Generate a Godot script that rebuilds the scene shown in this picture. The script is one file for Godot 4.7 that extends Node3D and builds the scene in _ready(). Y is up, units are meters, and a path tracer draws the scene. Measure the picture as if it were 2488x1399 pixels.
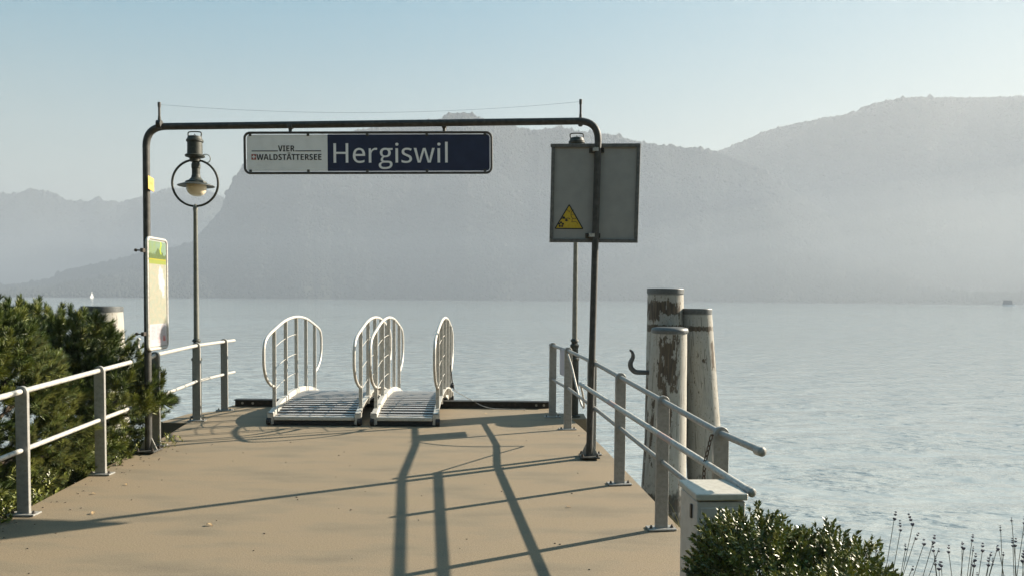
extends Node3D
# A lake steamer pier on a hazy late afternoon. World: x right, y up, -z out over the lake, metres.
# y = 0 is the level platform at the pier head; the ramp in front of it falls towards the camera.

const WATER_Y := -1.75
const RAMP_Z := -8.15
const RAMP_SLOPE := 0.052

var rng := RandomNumberGenerator.new()
var taken := {}
var M := {}

# ---------------------------------------------------------------- mesh building
class MB:
	var v := PackedVector3Array()
	var n := PackedVector3Array()
	var uv := PackedVector2Array()
	var idx := PackedInt32Array()

	func vert(p: Vector3, nor: Vector3, t := Vector2.ZERO) -> int:
		v.append(p)
		n.append(nor)
		uv.append(t)
		return v.size() - 1

	func tri(a: int, b: int, c: int) -> void:
		var g := (v[b] - v[a]).cross(v[c] - v[a])
		if g.dot(n[a] + n[b] + n[c]) > 0.0:
			idx.append_array(PackedInt32Array([a, c, b]))
		else:
			idx.append_array(PackedInt32Array([a, b, c]))

	func quad(a: int, b: int, c: int, d: int) -> void:
		tri(a, b, c)
		tri(a, c, d)

	func flat(pts: Array, toward: Vector3) -> void:
		var nor: Vector3 = (pts[1] - pts[0]).cross(pts[2] - pts[0]).normalized()
		if nor.dot(toward) < 0.0:
			nor = -nor
		var k := []
		for p: Vector3 in pts:
			k.append(vert(p, nor, Vector2(p.x + p.z, p.y)))
		for i in range(1, k.size() - 1):
			tri(k[0], k[i], k[i + 1])

	# a box with chamfered edges
	func box(c: Vector3, size: Vector3, b := 0.004, basis := Basis.IDENTITY) -> void:
		var h := size * 0.5
		b = minf(b, minf(h.x, minf(h.y, h.z)) * 0.45)
		var put := func(p: Vector3) -> Vector3: return c + basis * p
		for ax in 3:
			var u := (ax + 1) % 3
			var w := (ax + 2) % 3
			for s: float in [-1.0, 1.0]:
				var q := []
				for k: Array in [[-1, -1], [1, -1], [1, 1], [-1, 1]]:
					var p := Vector3.ZERO
					p[ax] = s * h[ax]
					p[u] = k[0] * (h[u] - b)
					p[w] = k[1] * (h[w] - b)
					q.append(put.call(p))
				var d := Vector3.ZERO
				d[ax] = s
				flat(q, basis * d)
		if b <= 0.0:
			return
		for ax in 3:
			var u := (ax + 1) % 3
			var w := (ax + 2) % 3
			for s: float in [-1.0, 1.0]:
				for t: float in [-1.0, 1.0]:
					var q := []
					for e: Array in [[-1, 0], [1, 0], [1, 1], [-1, 1]]:
						var p := Vector3.ZERO
						p[ax] = e[0] * (h[ax] - b)
						p[u] = s * (h[u] - (b if e[1] == 1 else 0.0))
						p[w] = t * (h[w] - (0.0 if e[1] == 1 else b))
						q.append(put.call(p))
					var d := Vector3.ZERO
					d[u] = s
					d[w] = t
					flat(q, basis * d)
		for s: float in [-1.0, 1.0]:
			for t: float in [-1.0, 1.0]:
				for r: float in [-1.0, 1.0]:
					flat([put.call(Vector3(s * h.x, t * (h.y - b), r * (h.z - b))), put.call(Vector3(s * (h.x - b), t * h.y, r * (h.z - b))), put.call(Vector3(s * (h.x - b), t * (h.y - b), r * h.z))], basis * Vector3(s, t, r))

	# a round tube along a path; r is a number or one radius per point
	func tube(path: Array, r: Variant, sides := 10, caps := true, round_caps := false) -> void:
		var m := path.size()
		var up := Vector3.UP
		var t0: Vector3 = (path[1] - path[0]).normalized()
		if absf(t0.dot(up)) > 0.9:
			up = Vector3.RIGHT
		var side := t0.cross(up).normalized()
		var rings := []
		var along := 0.0
		for i in m:
			var t: Vector3
			if i == 0:
				t = path[1] - path[0]
			elif i == m - 1:
				t = path[m - 1] - path[m - 2]
			else:
				t = (path[i] - path[i - 1]).normalized() + (path[i + 1] - path[i]).normalized()
			t = t.normalized()
			side = (side - t * side.dot(t)).normalized()
			var other := t.cross(side)
			if i > 0:
				along += (path[i] - path[i - 1]).length()
			var rad: float = r[i] if r is Array or r is PackedFloat32Array else r
			var ring := []
			for k in sides + 1:
				var a := TAU * k / sides
				var d := side * cos(a) + other * sin(a)
				ring.append(vert(path[i] + d * rad, d, Vector2(float(k) / sides, along)))
			rings.append(ring)
		for i in m - 1:
			for k in sides:
				quad(rings[i][k], rings[i][k + 1], rings[i + 1][k + 1], rings[i + 1][k])
		if caps:
			for e in 2:
				var at: Vector3 = path[0] if e == 0 else path[m - 1]
				var d: Vector3 = (path[0] - path[1]).normalized() if e == 0 else (path[m - 1] - path[m - 2]).normalized()
				var ring: Array = rings[0] if e == 0 else rings[m - 1]
				var rad := v[ring[0]].distance_to(at)
				var mid := vert(at + (d * rad * 0.45 if round_caps else Vector3.ZERO), d)
				var rim := []
				for k in sides:
					rim.append(vert(v[ring[k]], (d + (n[ring[k]] if round_caps else Vector3.ZERO)).normalized()))
				for k in sides:
					tri(mid, rim[k], rim[(k + 1) % sides])

	# profile of (radius, height) turned about the y axis through c
	func lathe(profile: Array, c: Vector3, sides := 24, basis := Basis.IDENTITY, sharp := true) -> void:
		for i in profile.size() - 1:
			var p: Vector2 = profile[i]
			var q: Vector2 = profile[i + 1]
			if p.distance_to(q) < 1e-6:
				continue
			var nn := Vector2(q.y - p.y, p.x - q.x).normalized()
			var na := nn
			var nb := nn
			if not sharp:
				if i > 0:
					var o: Vector2 = profile[i - 1]
					na = (nn + Vector2(p.y - o.y, o.x - p.x).normalized()).normalized()
				if i < profile.size() - 2:
					var o: Vector2 = profile[i + 2]
					nb = (nn + Vector2(o.y - q.y, q.x - o.x).normalized()).normalized()
			var a := []
			var b := []
			for k in sides + 1:
				var g := TAU * k / sides
				var d := Vector3(cos(g), 0, sin(g))
				a.append(vert(c + basis * (d * p.x + Vector3.UP * p.y), basis * (d * na.x + Vector3.UP * na.y), Vector2(float(k) / sides, p.y)))
				b.append(vert(c + basis * (d * q.x + Vector3.UP * q.y), basis * (d * nb.x + Vector3.UP * nb.y), Vector2(float(k) / sides, q.y)))
			for k in sides:
				quad(a[k], a[k + 1], b[k + 1], b[k])

	# outline in the plane of ex, ey about c, thickness t along ez (centred), edge chamfer b
	func plate(outline: PackedVector2Array, c: Vector3, ex: Vector3, ey: Vector3, t: float, b := 0.0015, scale_uv := Vector2.ONE) -> void:
		var ez := ex.cross(ey).normalized()
		var inner := outline
		if b > 0.0:
			var grown := Geometry2D.offset_polygon(outline, -b, Geometry2D.JOIN_MITER)
			if grown.size() == 1 and grown[0].size() == outline.size():
				inner = grown[0]
				# line the inset outline up with the outer one
				var best := 0
				for i in inner.size():
					if inner[i].distance_to(outline[0]) < inner[best].distance_to(outline[0]):
						best = i
				var turned := PackedVector2Array()
				for i in inner.size():
					turned.append(inner[(best + i) % inner.size()])
				inner = turned
				if outline.size() > 2 and inner[1].distance_to(outline[1]) > inner[inner.size() - 1].distance_to(outline[1]):
					var back := PackedVector2Array([inner[0]])
					for i in range(inner.size() - 1, 0, -1):
						back.append(inner[i])
					inner = back
			else:
				b = 0.0
		var tris := Geometry2D.triangulate_polygon(inner)
		for s: float in [-1.0, 1.0]:
			var base := v.size()
			for p in inner:
				vert(c + ex * p.x + ey * p.y + ez * (s * t * 0.5), ez * s, p * scale_uv)
			for i in range(0, tris.size(), 3):
				tri(base + tris[i], base + tris[i + 1], base + tris[i + 2])
		var m := outline.size()
		var ccw := not Geometry2D.is_polygon_clockwise(outline)
		for i in m:
			var p := outline[i]
			var q := outline[(i + 1) % m]
			var e := (q - p).normalized()
			var o2 := Vector2(e.y, -e.x) if ccw else Vector2(-e.y, e.x)
			var o := ex * o2.x + ey * o2.y
			var h := t * 0.5 - b
			var put := func(w: Vector2, z: float) -> Vector3: return c + ex * w.x + ey * w.y + ez * z
			flat([put.call(p, -h), put.call(q, -h), put.call(q, h), put.call(p, h)], o)
			if b > 0.0:
				for s: float in [-1.0, 1.0]:
					flat([put.call(p, h * s), put.call(q, h * s), put.call(inner[(i + 1) % m], s * t * 0.5), put.call(inner[i], s * t * 0.5)], o + ez * s)

	func ball(c: Vector3, r: Vector3, rings := 10, sides := 16, basis := Basis.IDENTITY) -> void:
		var at := []
		for i in rings + 1:
			var row := []
			var f := PI * i / rings
			for k in sides + 1:
				var g := TAU * k / sides
				var d := Vector3(sin(f) * cos(g), cos(f), sin(f) * sin(g))
				row.append(vert(c + basis * (d * r), (basis * (d / r)).normalized(), Vector2(float(k) / sides, float(i) / rings)))
			at.append(row)
		for i in rings:
			for k in sides:
				quad(at[i][k], at[i][k + 1], at[i + 1][k + 1], at[i + 1][k])

	func mesh() -> ArrayMesh:
		var a := []
		a.resize(Mesh.ARRAY_MAX)
		a[Mesh.ARRAY_VERTEX] = v
		a[Mesh.ARRAY_NORMAL] = n
		a[Mesh.ARRAY_TEX_UV] = uv
		a[Mesh.ARRAY_INDEX] = idx
		var m := ArrayMesh.new()
		m.add_surface_from_arrays(Mesh.PRIMITIVE_TRIANGLES, a)
		return m


func numbered(called: String) -> String:
	if not taken.has(called):
		taken[called] = 0
		return called
	taken[called] += 1
	return "%s_%03d" % [called, taken[called]]


# one mesh as one object: a part of its parent, or a thing of its own under the root
func obj(called: String, mesh: Variant, mat: Material, parent: Node3D = null, at := Vector3.ZERO) -> MeshInstance3D:
	var o := MeshInstance3D.new()
	o.mesh = mesh.mesh() if mesh is MB else mesh
	o.material_override = mat
	o.position = at
	if parent == null:
		o.name = numbered(called)
		add_child(o, true)
	else:
		var used := parent.get_meta("used", {}) as Dictionary
		var k: int = used.get(called, 0)
		used[called] = k + 1
		parent.set_meta("used", used)
		o.name = called if k == 0 else "%s_%03d" % [called, k]
		parent.add_child(o, true)
	return o


func tag(o: Node, label: String, category: String, group := "", kind := "") -> void:
	o.set_meta("label", label)
	o.set_meta("category", category)
	if group != "":
		o.set_meta("group", group)
	if kind != "":
		o.set_meta("kind", kind)


func thing(called: String, label: String, category: String, at := Vector3.ZERO, group := "") -> Node3D:
	var o := Node3D.new()
	o.name = numbered(called)
	add_child(o, true)
	o.position = at
	tag(o, label, category, group)
	return o


func copy(src: Node3D, called: String, label: String) -> Node3D:
	var o: Node3D = src.duplicate()
	o.name = numbered(called)
	add_child(o, true)
	o.set_meta("label", label)
	return o


func structure(called: String, mesh: Variant, mat: Material, label: String, category: String) -> MeshInstance3D:
	var o := obj(called, mesh, mat)
	tag(o, label, category, "", "structure")
	return o


func lin(r: float, g: float, b: float) -> Color:
	return Color(r, g, b).linear_to_srgb()


# ---------------------------------------------------------------- materials
func noise(freq: float, octaves := 4, kind := FastNoiseLite.TYPE_SIMPLEX_SMOOTH, s := 1) -> FastNoiseLite:
	var f := FastNoiseLite.new()
	f.seed = s
	f.noise_type = kind
	f.frequency = freq
	f.fractal_type = FastNoiseLite.FRACTAL_FBM
	f.fractal_octaves = octaves
	return f


func ramp(stops: Array) -> Gradient:
	var g := Gradient.new()
	var off := PackedFloat32Array()
	var col := PackedColorArray()
	for s: Array in stops:
		off.append(s[0])
		col.append(s[1])
	g.offsets = off
	g.colors = col
	return g


func noise_tex(f: FastNoiseLite, size: int, stops: Array = [], normal := 0.0) -> NoiseTexture2D:
	var t := NoiseTexture2D.new()
	t.width = size
	t.height = size
	t.seamless = true
	t.noise = f
	if stops.size():
		t.color_ramp = ramp(stops)
	if normal > 0.0:
		t.as_normal_map = true
		t.bump_strength = normal
	return t


func plain(c: Color, rough := 0.6, metal := 0.0) -> StandardMaterial3D:
	var m := StandardMaterial3D.new()
	m.albedo_color = c
	m.roughness = rough
	m.metallic = metal
	return m


# a surface whose colour wanders between stops, laid on by world position
func worn(stops: Array, tex_scale: float, rough: float, metal := 0.0, freq := 0.02, bump := 0.0, s := 1) -> StandardMaterial3D:
	var m := StandardMaterial3D.new()
	var f := noise(freq, 5, FastNoiseLite.TYPE_SIMPLEX_SMOOTH, s)
	m.albedo_texture = noise_tex(f, 256, stops)
	m.roughness = rough
	m.metallic = metal
	m.uv1_triplanar = true
	m.uv1_world_triplanar = true
	m.uv1_scale = Vector3.ONE * tex_scale
	if bump > 0.0:
		m.heightmap_enabled = true
		m.heightmap_texture = noise_tex(noise(freq * 3.0, 4, FastNoiseLite.TYPE_SIMPLEX_SMOOTH, s + 7), 256)
		m.heightmap_scale = bump
	return m


func deck_y(z: float) -> float:
	return 0.0 if z <= RAMP_Z else -(z - RAMP_Z) * RAMP_SLOPE


func round_rect(w: float, h: float, r: float, seg := 6) -> PackedVector2Array:
	var p := PackedVector2Array()
	for c: Array in [[1, 1, 0.0], [-1, 1, PI / 2], [-1, -1, PI], [1, -1, 1.5 * PI]]:
		for k in seg + 1:
			var a: float = c[2] + PI / 2 * k / seg
			p.append(Vector2(c[0] * (w / 2 - r) + cos(a) * r, c[1] * (h / 2 - r) + sin(a) * r))
	return p


# clear evening air: blue overhead, pale towards the horizon, brighter all round the low sun (forward scattering, no disc)
func sky_panorama(to_sun: Vector3) -> ImageTexture:
	var w := 512
	var h := 256
	var img := Image.create(w, h, false, Image.FORMAT_RGBF)
	var g := 0.35
	for j in h:
		var el := PI * (0.5 - (j + 0.5) / h)
		var y := maxf(sin(el), 0.0)
		var low := exp(-pow(y / 0.26, 2.0))
		for i in w:
			var az := TAU * (i + 0.5) / w
			var d := Vector3(sin(az) * cos(el), sin(el), -cos(az) * cos(el))
			var ring := (1.0 - g * g) / pow(1.0 + g * g - 2.0 * g * d.dot(to_sun), 1.5)
			img.set_pixel(i, j, Color(maxf(-0.04 + 0.205 * low + 0.044 * ring, 0.012), 0.053 + 0.128 * low + 0.031 * ring, 0.122 + 0.03 * low + 0.020 * ring))
	return ImageTexture.create_from_image(img)


func _ready() -> void:
	rng.seed = 20240917
	# ---- camera
	var cam := Camera3D.new()
	cam.name = "camera"
	cam.projection = Camera3D.PROJECTION_FRUSTUM
	cam.near = 0.05
	cam.far = 40000.0
	cam.size = 0.75622 * cam.near
	cam.frustum_offset = Vector2(0.0, 0.05443) * cam.near
	cam.position = Vector3(0, 1.57, 0)
	cam.rotation_degrees = Vector3(-2.25, 0, 0.43)
	cam.current = true
	add_child(cam)
	# ---- sky, air and exposure
	var sky_m := PanoramaSkyMaterial.new()
	sky_m.panorama = sky_panorama(Vector3(1.89, 1.04, -0.92).normalized())
	var sky := Sky.new()
	sky.sky_material = sky_m
	var env := Environment.new()
	env.background_mode = Environment.BG_SKY
	env.sky = sky
	env.background_energy_multiplier = 1.0
	env.tonemap_mode = Environment.TONE_MAPPER_LINEAR
	env.tonemap_exposure = 3.8
	env.sdfgi_enabled = true
	env.ssao_enabled = true
	env.ssil_enabled = true
	env.volumetric_fog_enabled = true
	env.volumetric_fog_density = 0.00006
	env.volumetric_fog_albedo = lin(0.86, 0.93, 1.0)
	env.volumetric_fog_anisotropy = 0.3
	env.volumetric_fog_length = 6000.0
	var we := WorldEnvironment.new()
	we.name = "environment"
	we.environment = env
	add_child(we)
	# ---- sun: low over the right shoulder of the far shore, shadows fall left and towards the viewer
	var sun := DirectionalLight3D.new()
	sun.name = "sun"
	sun.light_color = lin(1.0, 0.885, 0.72)
	sun.light_energy = 1.6
	sun.light_angular_distance = 0.5
	sun.shadow_enabled = true
	add_child(sun)
	sun.look_at_from_position(Vector3.ZERO, Vector3(-1.89, -1.04, 0.92), Vector3.UP)

	# banks of denser haze lying on the lake, thinner air above them
	for e: Array in [[200.0, 0.00024, lin(0.355, 0.43, 0.52), "lowest layer of pale haze lying on the whole lake"], [450.0, 0.00017, lin(0.43, 0.49, 0.57), "middle layer of thinner haze halfway up the mountains"]]:
		var mist := FogVolume.new()
		mist.name = numbered("haze")
		mist.shape = RenderingServer.FOG_VOLUME_SHAPE_BOX
		mist.size = Vector3(19000, e[0] + 30.0, 19000)
		mist.position = Vector3(0, e[0] / 2.0 - 15.0, -1500)
		var mist_m := FogMaterial.new()
		mist_m.albedo = e[2]
		mist_m.density = e[1]
		mist.material = mist_m
		add_child(mist)
		tag(mist, e[3], "haze", "", "stuff")

	# a thicker bank before the right-hand mountains, densest at its heart and thinning outwards shell by shell
	var bank_words := ["heart", "innermost shell", "second shell", "third shell", "fourth shell", "fifth shell", "sixth shell", "outermost shell"]
	for k in 8:
		var bank := FogVolume.new()
		bank.name = numbered("haze")
		bank.shape = RenderingServer.FOG_VOLUME_SHAPE_ELLIPSOID
		bank.size = Vector3(4000 + 640 * k, 320 + 105 * k, 2500 + 330 * k)
		bank.position = Vector3(3650 + 60 * k, -30, -2900)
		bank.rotation.y = 0.25
		var bank_m := FogMaterial.new()
		bank_m.albedo = lin(0.86, 0.89, 0.86)
		bank_m.density = 0.000065
		bank.material = bank_m
		add_child(bank)
		tag(bank, "%s of the bright bank of haze before the right-hand mountain" % bank_words[k], "haze", "", "stuff")

	make_materials()
	build_lake()
	build_mountains()
	build_pier()
	make_object_materials()
	build_railings()
	build_gantry()
	build_sign()
	build_board()
	build_lamps()
	build_info_board()
	build_gangways()
	build_piles()
	build_box()
	build_boats()
	build_litter()
	build_banks()
	build_pine()
	build_shrubs()
	build_lavender()


func make_materials() -> void:
	# concrete of the pier
	var c := StandardMaterial3D.new()
	c.albedo_texture = noise_tex(noise(0.09, 5, FastNoiseLite.TYPE_SIMPLEX_SMOOTH, 3), 1024, [[0.0, lin(0.096, 0.078, 0.053)], [0.25, lin(0.159, 0.127, 0.084)], [0.5, lin(0.189, 0.151, 0.099)], [0.75, lin(0.206, 0.165, 0.108)], [1.0, lin(0.263, 0.215, 0.148)]])
	c.detail_enabled = true
	c.detail_blend_mode = BaseMaterial3D.BLEND_MODE_MUL
	c.detail_albedo = noise_tex(noise(0.012, 5, FastNoiseLite.TYPE_SIMPLEX_SMOOTH, 11), 512, [[0.0, Color(0.86, 0.865, 0.87, 1)], [0.38, Color(0.96, 0.96, 0.955, 1)], [0.55, Color(1, 0.985, 0.97, 1)], [1.0, Color(1, 0.99, 0.96, 1)]])
	c.detail_uv_layer = BaseMaterial3D.DETAIL_UV_2
	c.uv1_scale = Vector3(0.7, 0.7, 1)
	c.uv2_scale = Vector3(0.13, 0.46, 1)
	c.heightmap_enabled = true
	c.heightmap_texture = noise_tex(noise(0.2, 4, FastNoiseLite.TYPE_SIMPLEX_SMOOTH, 5), 1024)
	c.heightmap_scale = 0.16
	c.roughness = 0.86
	M.concrete = c
	M.galv = worn([[0.0, lin(0.216, 0.216, 0.202)], [0.45, lin(0.274, 0.270, 0.252)], [0.7, lin(0.310, 0.306, 0.288)], [1.0, lin(0.238, 0.223, 0.194)]], 2.2, 0.5, 0.25, 0.03, 0.06, 4)
	M.galv_dark = worn([[0.0, lin(0.022, 0.023, 0.020)], [0.5, lin(0.042, 0.042, 0.037)], [1.0, lin(0.08, 0.077, 0.068)]], 1.7, 0.62, 0.05, 0.03, 0.05, 9)
	M.black_steel = worn([[0.0, lin(0.018, 0.018, 0.018)], [0.6, lin(0.035, 0.034, 0.032)], [1.0, lin(0.09, 0.075, 0.06)]], 2.0, 0.55, 0.2, 0.03, 0.05, 12)
	M.bolt = plain(lin(0.09, 0.08, 0.07), 0.45, 0.6)
	# lake water: milky glacial green-grey under small ripples
	var w := StandardMaterial3D.new()
	w.albedo_color = lin(0.275, 0.308, 0.31)
	w.roughness = 0.06
	w.metallic_specular = 0.62
	w.normal_enabled = true
	w.normal_texture = ripple_map()
	w.normal_scale = 0.8
	w.uv1_scale = Vector3(0.028, 0.15, 1)
	M.water = w


# ripples as a normal map: fine waves whose strength comes and goes in patches, so that calm and ruffled water alternate
func ripple_map() -> ImageTexture:
	var w := 2048
	var h := 1024
	var fine := noise(0.019, 5, FastNoiseLite.TYPE_SIMPLEX_SMOOTH, 21).get_seamless_image(w, h, false, false, 0.1, false).get_data()
	var wide := noise(0.0042, 2, FastNoiseLite.TYPE_SIMPLEX_SMOOTH, 22).get_seamless_image(w, h, false, false, 0.1, false).get_data()
	var swell := noise(0.006, 2, FastNoiseLite.TYPE_SIMPLEX_SMOOTH, 24).get_seamless_image(w, h, false, false, 0.1, false).get_data()
	var out := PackedFloat32Array()
	out.resize(w * h)
	for i in w * h:
		var k := clampf((wide[i] - 92.0) / 80.0, 0.0, 1.0)
		out[i] = fine[i] / 255.0 * (0.35 + 0.65 * k) + swell[i] / 255.0 * 0.9
	var img := Image.create_from_data(w, h, false, Image.FORMAT_RF, out.to_byte_array())
	img.bump_map_to_normal_map(12.0)
	return ImageTexture.create_from_image(img)


func build_lake() -> void:
	var b := MB.new()
	# rings of growing size, so that near water has its own swell
	var rings := [0.0]
	var r := 3.0
	while r < 14000.0:
		rings.append(r)
		r *= 1.045
	rings.append(14000.0)
	var swell := noise(0.16, 3, FastNoiseLite.TYPE_SIMPLEX_SMOOTH, 31)
	var lanes := noise(1.0 / 160.0, 4, FastNoiseLite.TYPE_SIMPLEX_SMOOTH, 33)
	var sides := 360
	var rows := []
	for rad: float in rings:
		var row := []
		for k in sides + 1:
			var a := TAU * k / sides
			var p := Vector3(sin(a) * rad, WATER_Y, -8.0 - cos(a) * rad)
			var amp := 0.035 * clampf(1.0 - rad / 130.0, 0.0, 1.0) * clampf((rad - 1.0) / 3.0, 0.0, 1.0)
			p.y += swell.get_noise_2d(p.x * 1.0, p.z * 3.0) * amp
			var tilt := 0.045 * lanes.get_noise_2d(p.x, p.z * 4.0) * clampf((rad - 6.0) / 40.0, 0.0, 1.0)
			row.append(b.vert(p, Vector3(0, 1, tilt).normalized(), Vector2(p.x, p.z)))
		rows.append(row)
	for i in rings.size() - 1:
		for k in sides:
			b.quad(rows[i][k], rows[i][k + 1], rows[i + 1][k + 1], rows[i + 1][k])
	structure("lake_water", b, M.water, "calm rippled grey-blue lake reaching to the far mountains", "water")


# a range as terrain: each profile entry is (bearing in radians, height over distance of the ridge); the ridge stands at dist metres
func range_at(profile: Array, bearing: float) -> float:
	for i in profile.size() - 1:
		var a: Array = profile[i]
		var c: Array = profile[i + 1]
		if bearing <= c[0]:
			var t := clampf((bearing - a[0]) / (c[0] - a[0]), 0.0, 1.0)
			return lerpf(a[1], c[1], t)
	return profile[profile.size() - 1][1]


func make_range(called: String, label: String, category: String, profile: Array, dist: float, front: float, rough: float, steep: float, mat: Material, trees: int, tree_h: float, s: int) -> void:
	var b := MB.new()
	var f := noise(1.0 / 700.0, 5, FastNoiseLite.TYPE_SIMPLEX_SMOOTH, s)
	var fine := noise(1.0 / 60.0, 3, FastNoiseLite.TYPE_SIMPLEX_SMOOTH, s + 1)
	var gully := noise(1.0 / 420.0, 4, FastNoiseLite.TYPE_SIMPLEX_SMOOTH, s + 2)
	var lo: float = profile[0][0]
	var hi: float = profile[profile.size() - 1][0]
	var cols := 420
	var fr := 34
	var back := 8
	var grid := []
	var eye := 1.57
	for i in cols + 1:
		var a := lerpf(lo, hi, float(i) / cols)
		var dir := Vector3(sin(a), 0, -cos(a))
		var wander := 1.0 + 0.06 * f.get_noise_2d(a * 3000.0, 55.0)
		var top := range_at(profile, a) * dist * wander + eye
		var col := []
		for j in fr + back + 1:
			var t := float(j) / fr
			var d: float
			var y: float
			if j <= fr:
				d = lerpf(front, dist, t) * wander
				y = top * pow(t, steep)
				var p := dir * d
				y += rough * sin(PI * t) * (f.get_noise_2d(p.x, p.z) * 0.7 - 0.35 * absf(gully.get_noise_2d(p.x, p.z)) + 0.1) * clampf(top / 200.0, 0.0, 1.0)
				y += fine.get_noise_2d(p.x, p.z) * tree_h * 0.3 * (1.0 - t)
			else:
				t = float(j - fr) / back
				d = dist * wander * (1.0 + 0.28 * t)
				y = top * (1.0 - t * t)
			y = maxf(y, lerpf(WATER_Y - 2.0, WATER_Y + 1.0, minf(t * 8.0, 1.0))) if j <= fr else y - 3.0 * t
			var p2 := dir * d
			p2.y = y
			col.append(p2)
		grid.append(col)
	var at := []
	for i in cols + 1:
		var row := []
		for j in fr + back + 1:
			var p: Vector3 = grid[i][j]
			var dx: Vector3 = grid[mini(i + 1, cols)][j] - grid[maxi(i - 1, 0)][j]
			var dz: Vector3 = grid[i][mini(j + 1, fr + back)] - grid[i][maxi(j - 1, 0)]
			var nor := dz.cross(dx).normalized()
			if nor.y < 0.0:
				nor = -nor
			row.append(b.vert(p, nor))
		at.append(row)
	for i in cols:
		for j in fr + back:
			b.quad(at[i][j], at[i + 1][j], at[i + 1][j + 1], at[i][j + 1])
	structure(called, b, mat, label, category)
	if trees <= 0:
		return
	# the wood that covers it: many small trees, thickest along the crest where they show against the sky
	var mm := MultiMesh.new()
	mm.transform_format = MultiMesh.TRANSFORM_3D
	mm.mesh = tree_mesh()
	mm.instance_count = trees
	for k in trees:
		var i := rng.randi_range(0, cols - 1)
		var tj := rng.randf()
		var j := fr - int(tj * tj * (fr - 2)) if rng.randf() < 0.55 else rng.randi_range(0, fr + 1)
		j = clampi(j, 0, fr + 1)
		var u := rng.randf()
		var w := rng.randf() if j < fr else rng.randf() * 0.3
		var p: Vector3 = (grid[i][j] as Vector3).lerp(grid[i + 1][j], u).lerp((grid[i][j + 1] as Vector3).lerp(grid[i + 1][j + 1], u), w)
		var h := tree_h * rng.randf_range(0.55, 1.25)
		if rng.randf() < 0.03:
			h *= 1.7
		if j >= fr - 1:
			h *= rng.randf_range(0.8, 1.8)
		var wd := h * rng.randf_range(0.7, 1.3)
		mm.set_instance_transform(k, Transform3D(Basis(Vector3.UP, rng.randf() * TAU).scaled_local(Vector3(wd, h, wd)), p - Vector3(0, h * 0.12, 0)))
	var o := MultiMeshInstance3D.new()
	o.name = numbered("forest")
	o.multimesh = mm
	o.material_override = M.forest
	add_child(o, true)
	tag(o, "dark wood covering the " + label, "forest", "", "stuff")


var far_tree: ArrayMesh
func tree_mesh() -> ArrayMesh:
	if far_tree == null:
		var b := MB.new()
		b.lathe([Vector2(0.02, 0.0), Vector2(0.34, 0.16), Vector2(0.42, 0.42), Vector2(0.30, 0.72), Vector2(0.1, 0.93), Vector2(0.0, 1.0)], Vector3.ZERO, 7, Basis.IDENTITY, false)
		far_tree = b.mesh()
	return far_tree


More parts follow.
